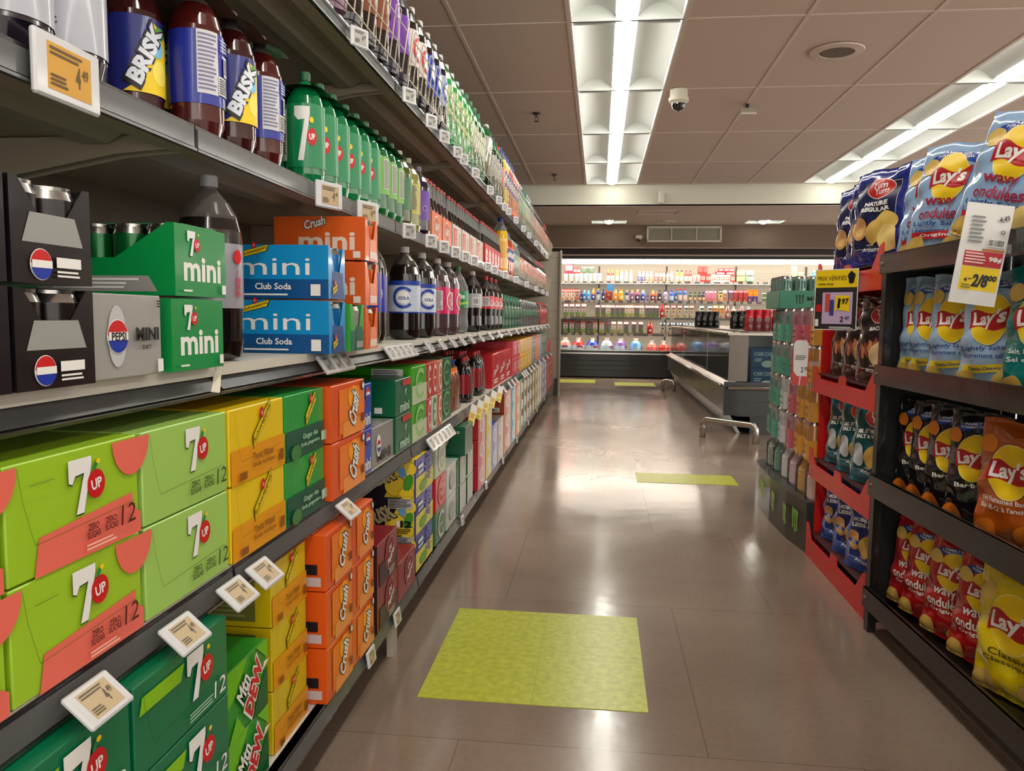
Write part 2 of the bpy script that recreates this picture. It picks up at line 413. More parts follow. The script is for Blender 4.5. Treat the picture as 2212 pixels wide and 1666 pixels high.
MB().lathe([(.098, -.006), (.09, -.010), (.001, -.0105)], M((104, 92, 72), .7, bump=.6, bs=300), 36).obj('grille', o)
for (x, y), w in (((-.525, 6.22), 'nearer'), ((-.535, 8.85), 'farther')):
    o = tag(empty('fire_sprinkler', (x, y, 2.596)), f'small metal fire sprinkler on the ceiling left of the lamps, {w} one', 'sprinkler', 'fire sprinklers')
    MB().lathe([(.034, 0), (.03, -.008), (.012, -.01), (.01, -.03)], dark_metal, 16).obj('rosette', o)
    mb = MB(); mb.lathe([(.02, -.06), (.022, -.063), (.004, -.065)], dark_metal, 12); mb.tube([(.012, 0, -.03), (.01, 0, -.06)], .002, dark_metal, 6); mb.tube([(-.012, 0, -.03), (-.01, 0, -.06)], .002, dark_metal, 6); mb.obj('deflector', o)
tag(MB().lathe([(.04, 0), (.04, -.12), (.036, -.135)], ivory, 20).box((-.01, .0, -.1), (.01, .06, -.03), ivory).obj('wall_sensor', None, (.70, 9.5, 2.5)), 'ivory half-round motion detector on the pale soffit', 'sensor')
o = tag(empty('ceiling_diffuser', (.885, 11.08, 2.343)), 'round ivory air diffuser ring in the lowered ceiling', 'vent')
MB().lathe([(.14, 0), (.13, -.012), (.1, -.012), (.095, -.002)], ivory, 28).obj('outer_ring', o); MB().lathe([(.07, -.004), (.06, -.016), (.001, -.017)], ivory, 24).obj('inner_disc', o)
tag(MB().box((0, 0, 0), (.5, .012, .006), barm).box((0, .34, 0), (.5, .352, .006), barm).box((0, 0, 0), (.012, .34, .006), barm).box((.488, 0, 0), (.5, .34, .006), barm).obj('access_hatch', None, (.46, 9.95, 2.337)), 'thin framed access hatch in the lowered ceiling', 'hatch')
# wall grille and camera on the brown bulkhead
o = tag(empty('air_grille', (.655, 11.5, 2.1)), 'wide ivory return-air grille on the brown bulkhead', 'vent')
mb = MB(); W, h = 1.065, .227
for a in ((0, -.02, 0, W, 0, .028), (0, -.02, h-.028, W, 0, h), (0, -.02, .02, .028, 0, h-.02), (W-.028, -.02, .02, W, 0, h-.02)): mb.box(a[:3], a[3:], ivory)
for k in (1, 2): mb.box((W*k/3-.008, -.018, .02), (W*k/3+.008, 0, h-.02), ivory)
mb.obj('frame', o)
for k in range(9):
    z = .036+k*.0185; MB().prism([(.03, -.016, z), (.03, -.012, z+.002), (.03, -.001, z+.015), (.03, -.004, z+.013)], (W-.06, 0, 0), ivory).obj('louver', o)
MB().box((.02, -.001, .02), (W-.02, .0, h-.02), M((92, 84, 74), .7)).obj('backing', o)
o = tag(empty('security_camera', (.543, 11.44, 2.19)), 'small ivory dome security camera left of the wall grille', 'security camera')
MB().lathe([(.042, 0), (.05, -.015), (.05, -.045), (.035, -.05)], ivory, 20).box((-.02, 0, -.04), (.02, .06, -.01), ivory).obj('housing', o)
MB().lathe([(.034, -.048), (.03, -.07), (.016, -.085), (.002, -.088)], M((30, 28, 28), .1, coat=1), 16).obj('dome', o)

# ================================================================== LEFT GONDOLA
GY0, GY1 = -1.24, 9.74
BAYS = [1.2+1.22*k for k in range(-2, 8)]
XB = -1.12
LEV = [('bottom', .15, -.578, .045), ('second', .58, -.6, .05), ('middle', .915, -.62, .05), ('fourth', 1.30, -.65, .05), ('top', 1.735, -.65, .05)]
gon = tag(empty('shelving_gondola', (XB, 4.2, 0)), 'long beige steel supermarket shelving filled with soft drinks along the left side', 'shelving')
def gp(mb, name, parent=gon):
    o = mb.obj(name); o.parent = parent
    o.matrix_parent_inverse = Matrix.Translation((-XB, -4.2, 0)) if parent is gon else Matrix.Identity(4)
    return o
mb = MB(); mb.box((XB-.03, GY0, 0), (XB, GY1, 2.1), M((120, 110, 96), .6, name='gondola_back')); gp(mb, 'back_panel')
for y in BAYS:
    mb = MB(); mb.box((XB, y-.012, 0), (XB+.03, y+.012, 2.12), shelfm)
    for k in range(60): mb.box((XB+.0301, y-.003, .1+k*.033), (XB+.0305, y+.003, .118+k*.033), BLACK)
    gp(mb, 'upright')
for nm, z, xf, _ in LEV:
    for i in range(len(BAYS)-1):
        a, b = BAYS[i]+.002, BAYS[i+1]-.002
        if b < -.3: continue
        b = min(b, GY1)
        mb = MB()
        mb.box((XB, a, z-.018), (xf-.004, b, z), shelftop if z < 1.2 else shelfm)
        if z > .3:
            mb.box((xf-.045, a, z-.04), (xf-(.008 if z > 1.2 else .033), b, z-.018), shelfm)
            mb.prism([(XB, 0, z-.02), (xf-.03, 0, z-.02), (xf-.03, 0, z-.04), (xf-.13, 0, z-.048), (XB, 0, z-(.11 if z > 1.2 else .045))], (0, .004, 0), shelfm)
            for q in mb.v[-10:]: pass
            n = len(mb.v)
            for j in range(n-10, n): mb.v[j] = (mb.v[j][0], mb.v[j][1]+a+.012, mb.v[j][2])
            mb.prism([(XB, b-.016, z-.02), (xf-.03, b-.016, z-.02), (xf-.03, b-.016, z-.04), (xf-.13, b-.016, z-.048), (XB, b-.016, z-(.11 if z > 1.2 else .045))], (0, .004, 0), shelfm)
            mb.prism([(xf-.2, a+.03, z-.018), (xf-.17, a+.03, z-.034), (xf-.13, a+.03, z-.034), (xf-.10, a+.03, z-.018)], (0, b-a-.06, 0), shelfm)
        else:
            mb.box((xf-.02, a, z-.018), (xf-.004, b, z-.0), shelftop)
            mb.box((xf-.1, a, 0), (xf-.09, b, z-.018), dark_metal)
        sh = gp(mb, 'shelf')
        # price rail on the front edge
        rl = MB()
        if z > 1.2:
            rl.box((xf-.004, a, z-.042), (xf, b, z-.0005), railm)
            rl.box((xf, a+.004, z-.036), (xf+.002, b-.004, z-.006), insertm if z < 1.5 else M((34, 34, 34), .5, name='dark_rail_strip')); rl.box((xf, a, z-.042), (xf+.004, b, z-.038), insertm)
        else:
            t = .028 if nm == 'middle' else .006; tz = .006 if nm == 'middle' else .0015; lo = .046
            rl.prism([(xf-.004, a, z-lo), (xf+.002, a, z-lo-.003), (xf+.004, a, z-lo+.002), (xf+.004-t, a, z-tz), (xf+.001-t, a, z-tz-.002)], (0, b-a, 0), railm)
            rl.prism([(xf+.004, a+.004, z-lo+.006), (xf+.0055, a+.004, z-lo+.0065), (xf+.0065-t, a, z-tz-.006), (xf+.005-t, a, z-tz-.007)], (0, b-a-.008, 0), insertm)
        o = rl.obj('price_rail'); o.parent = sh
mb = MB(); mb.box((XB-.02, GY1+.18, 0), (-.5, GY1+.21, 1.83), cream)
for z in (.72, 1.08, 1.43, 1.75): mb.box((XB, GY1+.178, z), (-.52, GY1+.18, z+.004), M((120, 112, 98), .6))
gp(mb, 'end_panel')
mb = MB(); mb.box((-.512, GY1+.12, 0), (-.49, GY1+.21, 1.84), cream)
for k in range(58): mb.box((-.505, GY1+.1195, .05+k*.03), (-.498, GY1+.12, .065+k*.03), BLACK)
gp(mb, 'corner_post')
mb = MB(); mb.box((-.56, GY1+.05, 0), (-.52, GY1+.1, .22), dark_metal); gp(mb, 'foot')
mb = MB(); mb.box((-.6, 2.13, 0), (-.582, 2.18, .1), cream); gp(mb, 'foot_bracket')

# ================================================================== PRODUCT BUILDERS
def outlined(cv, t, cu, cv_, w, h, fg, bg, rot=0, shear=0, b=.02, k=.07):
    cv.text(t, cu, cv_, w*(1+k*.9), h*(1+k*1.6), bg, rot, shear, b+.05); cv.text(t, cu, cv_, w, h, fg, rot, shear, b)
def logo7(cv, cu, c2, s, up=True):
    P = [(-.42, .5), (.36, .5), (.36, .34), (.06, -.5), (-.2, -.5), (.1, .22), (-.2, .2), (-.3, .06), (-.42, .1)]
    cv.poly([(cu+x*s*.8+.006*s, c2+y*s-.03*s) for x, y in P], ink((30, 70, 40))); cv.poly([(cu+x*s*.8, c2+y*s) for x, y in P], WHITE)
    cv.ell(cu+.40*s, c2-.04*s, .25*s, .27*s, RED, .1)
    if up: cv.text('UP', cu+.40*s, c2-.04*s, .3*s, .2*s, WHITE, .15, 0, .03)
    cv.ell(cu+.36*s, c2+.3*s, .1*s, .045*s, GRN, .9); cv.ell(cu+.44*s, c2+.38*s, .06*s, .05*s, YEL)
def banner(cv, cu, c2, w, h, rot, txt=BLACK, bg=YEL):
    cr, sr = math.cos(rot), math.sin(rot); P = [(-.5, -.28), (.36, -.5), (.5, .28), (-.36, .5)]
    cv.poly([(cu+x*w*cr-y*h*sr, c2+x*w*sr+y*h*cr) for x, y in P], txt); cv.poly([(cu+x*w*.93*cr-y*h*.86*sr, c2+x*w*.93*sr+y*h*.86*cr) for x, y in P], bg)
    cv.text('Schweppes', cu, c2, w*.78, h*.5, txt, rot, .1, .01); cv.ell(cu-.02*w, c2+h*.75, h*.3, h*.4, RED); cv.text('A', cu-.02*w, c2+h*.75, h*.2, h*.3, WHITE)
def globe(cv, cu, c2, r):
    cv.ell(cu, c2, r, r, WHITE); cv.ell(cu, c2, r*.94, r*.94, RED, a0=.25, a1=PI-.1); cv.ell(cu, c2, r*.94, r*.94, BLU, a0=PI+.25, a1=2*PI-.1)
    cv.rect(cu-r*.9, c2-r*.22, cu+r*.9, c2+r*.26, WHITE)
def ring(cv, cu, c2, ru, rv, mat, open_=.75, inner=.72): cv.ell(cu, c2, ru, rv, mat, a0=open_, a1=2*PI-open_, inner=inner, n=26)

def carton(w, d, h, col, fa=None, sa=None, ta=None, side='l', flap=True, rough=.34):
    base = M(col, rough, coat=.25); mb = MB(); mb.box((.0012, .0012, .0008), (w-.0012, d, h-.0008), base, .0016)
    cv = front(mb)
    if fa: fa(cv, w, h)
    if flap:
        dk = M(tuple(int(c*.55) for c in col), .5)
        cv.line([(w*.045, h*.97), (w*.07, h*.7), (w*.12, h*.4), (w*.14, h*.30), (w*.9, h*.36)], .0007, dk)
    if sa: sa(lside(mb, d) if side == 'l' else rside(mb, w), d, h)
    if ta: ta(topc(mb, h), w, d)
    return Proto('soda_carton', [], mb)
def nut(cv, d, h, n=9): cv.rect(d*.62, h*.3, d*.9, h*.85, WHITE); cv.fine(d*.64, h*.34, d*.88, h*.82, n, BLACK); cv.bars(d*.45, h*.1, d*.6, h*.35, 10)
def A_peach(cv, w, h):
    pk = ink((232, 108, 92)); cv.poly([(w*.16, 0), (w, 0), (w, h*.2), (w*.93, h*.28), (w*.93, h*.43), (w*.2, h*.33)], pk)
    cv.ell(w*.93, h*.97, w*.17, h*.36, pk, a0=PI, a1=2*PI); logo7(cv, w*.5, h*.66, h*.5)
    dk = ink((90, 30, 30)); cv.text('ZERO\nSUGAR', w*.57, h*.22, w*.11, h*.14, dk); cv.text('ZÉRO\nSUCRE', w*.71, h*.235, w*.11, h*.14, dk)
    cv.text('12', w*.86, h*.25, w*.13, h*.19, dk, 0, .1, .0); cv.fine(w*.5, h*.05, w*.78, h*.12, 2, ink((250, 190, 170)))
    cv.rect(w*.12, h*.8, w*.28, h*.81, ink((120, 150, 50)))
def A_zero(cv, w, h):
    logo7(cv, w*.55, h*.66, h*.5); dk = ink((50, 74, 26)); cv.text('ZERO\nSUGAR', w*.55, h*.22, w*.13, h*.15, dk); cv.text('ZÉRO\nSUCRE', w*.71, h*.235, w*.13, h*.15, dk)
    cv.text('12', w*.88, h*.24, w*.13, h*.19, dk, 0, .1, .0)
def A_green(cv, w, h):
    cv.poly([(w*.04, h*.66), (w*.44, h*.66), (w*.48, h*.84), (w*.07, h*.84)], ink((134, 190, 20))); logo7(cv, w*.6, h*.6, h*.58)
    cv.text('12', w*.86, h*.22, w*.14, h*.2, WHITE, 0, .1, .0); cv.fine(w*.5, h*.1, w*.78, h*.22, 3, ink((150, 200, 170)))
def T_green(cv, w, d): cv.text('12', w*.8, d*.12, w*.2, .04, WHITE, PI, 0, .02); cv.rect(w*.1, d*.3, w*.5, d*.4, ink((134, 190, 20)))
def A_tonic(cv, w, h):
    cv.rect(w*.02, 0, w, h*.46, ink((226, 150, 10))); banner(cv, w*.55, h*.72, w*.5, h*.2, .75, ink((96, 84, 10)), ink((226, 196, 14)))
    dk = ink((140, 80, 10)); cv.text('Tonic Water', w*.56, h*.3, w*.4, h*.1, dk); cv.text('Soda tonique', w*.56, h*.18, w*.42, h*.08, dk); cv.rect(w*.86, h*.1, w*.94, h*.26, dk); cv.rect(w*.12, h*.05, w*.24, h*.15, dk)
def A_ginger(cv, w, h):
    cv.rect(w*.02, 0, w, h*.44, ink((14, 84, 62))); banner(cv, w*.62, h*.72, w*.42, h*.2, .8, ink((30, 84, 20)), YEL)
    lt = ink((170, 210, 180)); cv.text('Ginger Ale', w*.58, h*.29, w*.4, h*.11, lt); cv.text('Soda gingembre', w*.58, h*.17, w*.5, h*.08, lt); cv.rect(w*.86, h*.12, w*.95, h*.28, lt)
    cv.ell(w*.2, h*.1, w*.12, h*.12, ink((60, 120, 60)))
def A_crush(cv, w, h):
    cv.rect(w*.2, h*.1, w*.98, h*.9, ink((238, 122, 24))); cv.rect(w*.3, h*.02, w*.99, h*.3, ink((240, 146, 62)))
    cv.ell(w*.62, h*.72, w*.17, h*.2, ink((250, 160, 20))); outlined(cv, 'Crush', w*.62, h*.52, h*.62, w*.24, WHITE, ink((60, 30, 24)), 1.15, .15, .04)
    cv.ell(w*.9, h*.88, w*.06, h*.09, ink((90, 40, 20))); cv.ell(w*.91, h*.88, w*.035, h*.06, WHITE); cv.rect(w*.84, h*.2, w*.94, h*.36, ink((120, 50, 20)))
def L_crush(cv, d, h): cv.rect(d*.8, h*.3, d*.95, h*.48, BLACK); cv.rect(d*.82, h*.1, d*.97, h*.26, ink((200, 180, 180))); cv.fine(d*.1, h*.2, d*.5, h*.8, 8, ink((250, 180, 120)))
def A_dew(cv, w, h):
    g1, g2 = ink((110, 190, 20)), ink((10, 90, 40)); cv.poly([(0, h), (w*.5, h), (w*.2, h*.6), (0, h*.5)], g1); cv.poly([(w*.6, 0), (w, 0), (w, h*.6), (w*.75, h*.3)], g2)
    cv.poly([(w*.7, h), (w, h*.7), (w, h)], g1); cv.poly([(0, 0), (w*.4, 0), (w*.2, h*.3)], g1); cv.poly([(w*.2, h*.1), (w*.34, h*.3), (w*.8, h*.95), (w*.7, h*.8)], WHITE)
    outlined(cv, 'Mtn', w*.35, h*.62, w*.3, h*.3, WHITE, g2, .9, .2, .03); outlined(cv, 'DEW', w*.6, h*.5, h*.72, w*.24, RED, WHITE, 1.0, .2, .05, .12); cv.poly([(w*.8, h*.6), (w, h*.7), (w*.86, h*.72)], WHITE)
def A_drp(cv, w, h):
    cv.rect(w*.1, 0, w*.98, h*.5, ink((56, 30, 34))); cv.ell(w*.6, h*.55, w*.24, h*.4, ink((170, 130, 130))); cv.ell(w*.6, h*.55, w*.22, h*.37, ink((130, 20, 36)))
    outlined(cv, 'Dr\nPepper', w*.6, h*.57, w*.36, h*.4, WHITE, ink((110, 14, 30)), .5, .2, .03); cv.fine(w*.5, h*.06, w*.8, h*.22, 3, ink((200, 190, 180)))
def A_drp2(cv, w, h):
    cv.ell(w*.6, h*.55, w*.26, h*.4, ink((170, 120, 120))); cv.ell(w*.6, h*.55, w*.23, h*.36, ink((140, 24, 40))); outlined(cv, 'Dr\nPepper', w*.6, h*.57, w*.36, h*.4, WHITE, ink((110, 14, 30)), .5, .2, .03)
def A_brisk_f(cv, w, h):
    cv.rect(0, 0, w, h*.5, ink((226, 214, 90))); cv.rect(w*.12, h*.7, w*.4, h*.8, WHITE); cv.rect(w*.12, h*.56, w*.4, h*.66, ink((180, 190, 220))); cv.text('BRISK', w*.7, h*.6, h*.7, w*.3, ink((120, 120, 190)), 1.3); cv.ell(w*.4, h*.2, w*.2, h*.14, ink((110, 170, 60)))
def S_brisk(cv, d, h):
    yl, lb = ink((232, 200, 40)), ink((100, 160, 220)); cv.poly([(0, 0), (d*.56, 0), (d*.8, h), (0, h)], ink((26, 24, 36))); cv.rect(d*.98, 0, d, h, BLU)
    cv.poly([(d*.56, 0), (d*.98, 0), (d*.98, h), (d*.8, h)], yl)
    for x, y, r in ((.72, .3, .3), (.9, .76, .22), (.88, .12, .2)): cv.ell(d*x, h*y, h*r, h*r*.9, BLACK); cv.ell(d*x, h*y, h*r*.95, h*r*.86, ink((240, 210, 60)))
    cv.poly([(d*.74, h*.75), (d*.82, h*.95), (d*.88, h*.6), (d*.8, h*.5)], lb); cv.ell(d*.9, h*.4, h*.12, h*.24, ink((70, 150, 40)), -.3)
    outlined(cv, 'BRISK', d*.5, h*.52, d*.46, h*.4, ink((190, 180, 140)), BLACK, .42, .1, .05, .1)
    cv.rect(d*.76, h*.05, d*.97, h*.2, yl)
def S_brisk12(cv, d, h): S_brisk(cv, d, h); cv.rect(d*.62, h*.72, d*.96, h*.98, ink((190, 190, 190))); cv.fine(d*.63, h*.74, d*.95, h*.97, 8, BLACK); cv.text('12', d*.87, h*.32, d*.16, h*.18, BLACK, 0, 0, .06); cv.rect(d*.74, h*.24, d*.79, h*.4, WHITE); cv.fine(d*.72, h*.06, d*.95, h*.2, 3, BLACK)
def A_mini(cols, word='mini', lw=.5):
    def f(cv, w, h):
        fg, acc = cols; cv.text(word, w*.55, h*.22, w*.6, h*.26, fg, 0, 0, .03)
        if acc == 'pepsi': globe(cv, w*.62, h*.78, h*.14); cv.rect(0, h*.5, w*.32, h*.68, RED)
        elif acc == 'diet': cv.ell(w*.3, h*.5, w*.1, h*.28, WHITE); globe(cv, w*.3, h*.5, h*.16)
        else: cv.rect(w*.4, h*.8, w*.95, h*.96, ink((200, 40, 40)) if acc == 'red' else YEL); cv.text('f', w*.6, h*.62, w*.08, h*.16, WHITE)
    return f
def A_c(ringc, bg=None):
    def f(cv, w, h):
        if bg: cv.rect(0, 0, w, h*.5, ink(bg))
        ring(cv, w*.55, h*.52, w*.34, h*.42, ink(ringc)); cv.rect(w*.34, h*.5, w*.66, h*.56, ink(ringc))
    return f
def S_label(cv, d, h): cv.rect(d*.55, h*.42, d*.9, h*.95, WHITE); cv.fine(d*.57, h*.44, d*.88, h*.93, 12, ink((90, 90, 90))); cv.bars(d*.56, h*.05, d*.9, h*.36, 16)
def S_mini(cv, d, h): cv.bars(d*.5, h*.25, d*.72, h*.62, 12); cv.rect(d*.1, h*.72, d*.75, h*.9, ink((180, 20, 30))); cv.rect(d*.78, h*.1, d*.86, h*.26, WHITE); cv.fine(d*.3, h*.05, d*.7, h*.2, 3, ink((110, 170, 140)))
def A_canada(cv, d, h):
    cv.ell(d*.55, h*.55, d*.22, h*.36, ink((190, 160, 90))); cv.ell(d*.55, h*.55, d*.21, h*.33, ink((210, 220, 215))); cv.text('CANADA', d*.56, h*.5, d*.44, h*.13, ink((20, 40, 30)), PI); cv.text('DRY', d*.56, h*.66, d*.2, h*.12, ink((20, 40, 30)), PI); cv.text('ALE', d*.5, h*.12, d*.14, h*.06, ink((190, 160, 90)), PI); cv.fine(d*.88, h*.76, d*.93, h*.86, 2, WHITE)
def A_stripe(*cols):
    def f(cv, w, h):
        n = len(cols)
        for i, c in enumerate(cols): cv.rect(w*i/n, 0, w*(i+1)/n, h, ink(c), 1)
        cv.ell(w*.5, h*.5, w*.3, h*.3, WHITE, lay=2); cv.fine(w*.3, h*.3, w*.7, h*.7, 4, ink(cols[0]), lay=3)
    return f
def S_word(t, fg):
    def f(cv, d, h): cv.text(t, d*.75, h*.55, d*.34, h*.26, ink(fg)); cv.bars(d*.72, h*.08, d*.92, h*.3, 10)
    return f
# ---- a box of mini cans whose end walls dip so the cans show
def can_mb(r, h, body, top=(176, 174, 170), n=14, art=None):
    mb = MB(); cm, tm = M(body, .25, .45, coat=.3), M(top, .22, 1)
    mb.lathe([(r*.7, 0), (r*.93, .004), (r, .01), (r, h-.014)], cm, n, caps=False)
    mb.lathe([(r, h-.014), (r*.86, h-.004), (r*.87, h), (r*.8, h), (r*.79, h-.004), (.001, h-.004)], tm, n, caps=False)
    if art: art(cyl(mb, r, .02), r, h)
    return mb
def mini_pack(w, d, h, col, cut, fa, sa, nx, ny, cancol, cuth=.46):
    base = M(col, .34, coat=.3); mb = MB(); t = .0012
    if cut == 'end':       # front panel full height, the two ends dip
        mb.box((0, 0, 0), (w, t, h-.004), base); mb.box((0, d-t, 0), (w, d, h-.004), base)
        for x in (0, w-t):
            mb.prism([(x, t, 0), (x, d-t, 0), (x, d-t, h-.004), (x, d-.012, h-.004), (x, d*.66, h*cuth), (x, d*.34, h*cuth), (x, .012, h-.004), (x, t, h-.004)], (t, 0, 0), base)
    else:
        mb.box((0, 0, 0), (t, d, h-.004), base); mb.box((w-t, 0, 0), (w, d, h-.004), base); mb.box((t, 0, 0), (w-t, t, h*cuth), base); mb.box((t, d-t, 0), (w-t, d, h*cuth), base)
    mb.box((t, t, 0), (w-t, d-t, t), base)
    if cut == 'end': mb.box((.02, 0, h-.004), (w-.028, d, h-.003), base)
    if fa: fa(front(mb), w, h)
    if sa: sa(rside(mb, w), d, h); sa(lside(mb, d), d, h)
    r = min((w-2*t)/nx, (d-2*t)/ny)/2-.0003; cb = can_mb(r, h-.006, cancol)
    ps = []
    for i in range(nx):
        for j in range(ny):
            if 0 < i < nx-1 and 0 < j < ny-1: continue
            ps.append((w/2+(i-(nx-1)/2)*(w-2*t)/nx, d/2+(j-(ny-1)/2)*(d-2*t)/ny))
    P = Proto('can_pack', [('can', cb, (ps[0][0], ps[0][1], t))], mb)
    P.parts = [(n, me, (x, y, t)) for x, y in ps for n, me, _ in P.parts[:1]]
    return P
# ---- bottles
def petal(a, z): return 1-(.17*(.5+.5*math.cos(5*a))*max(0, 1-z/.032))
PROF = {
 'pet2': [(.03, 0), (.05, .006), (.0535, .034), (.0535, .09), (.054, .2), (.0525, .222), (.046, .247), (.034, .268), (.02, .284), (.0135, .293), (.0135, .302)],
 'coke2': [(.03, 0), (.049, .006), (.0535, .034), (.0505, .085), (.0535, .125), (.054, .2), (.049, .225), (.038, .25), (.024, .272), (.0145, .29), (.0135, .302)],
 'tall': [(.03, 0), (.041, .006), (.043, .03), (.043, .19), (.041, .215), (.034, .24), (.024, .262), (.0145, .28), (.0135, .29)],
 'glass': [(.02, 0), (.0255, .004), (.0265, .02), (.0265, .105), (.025, .125), (.018, .155), (.0125, .18), (.0115, .215), (.013, .222)],
}
def bottle(kind, liq, cap, lab=None, art=None, fill=None, clear=None, lz=None, n=24, s=1, capr=.0155, low=False, name='soda_bottle', joined=False):
    P = [(r*s, z*s) for r, z in PROF[kind]]
    top = P[-1][1]; fill = (fill or .86)*top; R = max(p[0] for p in P)
    liqm = M(liq, .1, coat=.8) if not isinstance(liq, bpy.types.Material) else liq; clr = clear or greyclear
    fine = []
    for (r0, z0), (r1, z1) in zip(P, P[1:]):
        fine.append((r0, z0))
        if z0 < fill < z1: t = (fill-z0)/(z1-z0); fine += [(r0+(r1-r0)*t, fill-1e-4), (r0+(r1-r0)*t, fill+1e-4)]
    fine.append(P[-1])
    body = MB(); body.lathe(fine, liqm, n if not low else 12, matf=lambda z: liqm if z < fill else clr, mod=petal if kind in ('pet2', 'coke2', 'tall') and not low else None)
    parts = []
    if lab is not None:
        z0, z1 = (lz or ((.3, .66) if kind != 'glass' else (.25, .5))); z0 *= top; z1 *= top; rr = R+.0007
        lb = body if joined else MB(); lb.lathe([(rr, z0), (rr, z1)], M(lab, .3, coat=.4), 24 if not low else 12, caps=False)
        if art: art(cyl(lb, rr+.0006), z0, z1)
        if not joined: parts.append(('label', lb, (0, 0, 0)))
    cp = body if joined else MB(); cm = M(cap, .4); q = (capr if kind != 'glass' else .0138)*s
    cp.lathe([(q, top-.006), (q*1.02, top+.002), (q, top+.012), (q*.9, top+.014)] if kind != 'glass' else [(q*1.02, top-.003), (q, top+.004), (q*.8, top+.006)], cm, 16 if not low else 10)
    if not joined: parts.append(('cap', cp, (0, 0, 0)))
    if joined: return body
    return Proto(name, parts, body)
def B_pepsi(cv, a, b):
    h = b-a
    for u in (-.06, .11): globe(cv, u, (a+b)/2, h*.36); cv.text('PEPSI', u, (a+b)/2, h*.42, h*.13, BLACK, 0, 0, .06)
def B_diet(cv, a, b):
    h = b-a; cv.fine(-.04, a+h*.5, -.012, b-h*.08, 5, ink((120, 120, 130))); cv.bars(-.045, b-h*.36, -.02, b-h*.06, 10); cv.rect(-.045, a+h*.2, -.02, a+h*.42, WHITE); cv.fine(-.044, a+h*.21, -.021, a+h*.41, 6, BLACK); cv.ell(.03, b-h*.2, .01, .012, RED); cv.text('diet', .03, a+h*.4, .012, .05, ink((190, 60, 80)))
def B_cola(cv, a, b):
    h = b-a; bl = ink((20, 60, 160)); cv.rect(-.17, b-h*.14, .17, b, bl); cv.rect(-.17, a, .17, a+h*.04, bl)
    for u in (-.02, .12): ring(cv, u, a+h*.48, h*.34, h*.34, bl, .7, .74); cv.ell(u, a+h*.48, h*.2, h*.2, WHITE); cv.text('COLA', u+.002, a+h*.46, h*.34, h*.1, bl, 0, 0, .04)
    rn = random.Random(3)
    for k in range(50): u = rn.uniform(.025, .085); cv.ell(u, rn.uniform(a+h*.08, b-h*.2), .0009, .0009, ink(rn.choice(((200, 60, 60), (60, 120, 200), (120, 120, 120)))), n=5, lay=3)
def B_pink(cv, a, b):
    h = b-a; cv.rect(-.035, a+h*.14, .005, b-h*.14, ink((230, 220, 220))); cv.fine(-.033, a+h*.16, .003, b-h*.16, 22, ink((60, 50, 60))); cv.ell(.055, a+h*.5, h*.3, h*.34, WHITE); cv.ell(.055, a+h*.5, h*.24, h*.28, ink((220, 30, 80))); cv.text('COLA', .055, a+h*.5, h*.3, h*.08, WHITE)
def B_sprite(cv, a, b):
    h = b-a; cv.text('Sprite', -.005, a+h*.62, .055, h*.4, WHITE, .15, .1, .04); cv.poly([(-.05, a+h*.2), (.05, a+h*.4), (.05, a+h*.28), (-.05, a+h*.08)], ink((170, 210, 60)))
def B_coke(cv, a, b):
    h = b-a; cv.rect(-.05, a+h*.2, -.005, b-h*.06, ink((205, 200, 200))); cv.fine(-.045, a+h*.3, -.01, b-h*.15, 5, ink((120, 100, 100)))
    for u in (.04, -.12): cv.text('Coca-Cola', u, (a+b)/2, .085, h*.5, WHITE, .12, .25, .02)
def B_7up(cv, a, b):
    h = b-a
    for u in (-.06, .05, .15): cv.poly([(u-.022, b-h*.05), (u+.014, b-h*.05), (u+.014, b-h*.16), (u-.001, a+h*.1), (u-.014, a+h*.1), (u+.002, b-h*.25), (u-.013, b-h*.27), (u-.022, b-h*.2)], WHITE); cv.ell(u+.019, a+h*.48, .012, .02, RED); cv.text('UP', u+.019, a+h*.48, .014, .014, WHITE, .1, 0, .04); cv.ell(u+.018, a+h*.74, .005, .007, YEL)
    cv.rect(-.14, a+h*.1, -.1, b-h*.1, ink((220, 224, 220))); cv.fine(-.138, a+h*.2, -.102, b-h*.14, 16, BLACK)
def B_nutri(base2):
    def f(cv, a, b): h = b-a; cv.rect(-.03, a+h*.14, .022, b-h*.05, ink(base2)); cv.fine(-.028, a+h*.16, .02, b-h*.07, 18, ink((60, 70, 50)))
    return f
def B_ring(c, bg=(230, 232, 224)):
    def f(cv, a, b):
        h = b-a
        for u in (-.045, .05): cv.ell(u, a+h*.5, h*.3, h*.34, ink(c)); cv.ell(u, a+h*.5, h*.22, h*.26, ink(bg)); cv.text('C', u, a+h*.5, h*.12, h*.18, ink(c))
    return f
def B_brisk(cv, a, b):
    h = b-a
    for u in (-.02, .115):
        cv.poly([(u-.045, a), (u+.04, a), (u+.05, a+h*.75), (u, a+h*.95), (u-.01, a+h*.2)], YEL); cv.ell(u+.018, a+h*.3, .017, .02, ink((245, 225, 90))); cv.ell(u+.012, a+h*.62, .013, .016, ink((120, 190, 230))); cv.ell(u+.018, a+h*.82, .012, .01, ink((90, 160, 50)))
        outlined(cv, 'BRISK', u-.008, a+h*.52, h*.85, .026, ink((220, 225, 235)), BLACK, 1.15, .1, .05, .16)
def B_brisk2(cv, a, b):
    h = b-a; cv.rect(-.05, a+h*.14, -.012, b, ink((206, 204, 210))); cv.fine(-.048, a+h*.18, -.014, b-h*.03, 14, ink((120, 120, 150))); cv.rect(-.012, a+h*.16, .03, a+h*.42, ink((214, 214, 214))); cv.fine(-.01, a+h*.18, .028, a+h*.4, 7, BLACK); cv.bars(.002, a+h*.44, .026, a+h*.72, 8); cv.fine(-.008, a+h*.76, .03, b-h*.06, 4, ink((170, 180, 230)))
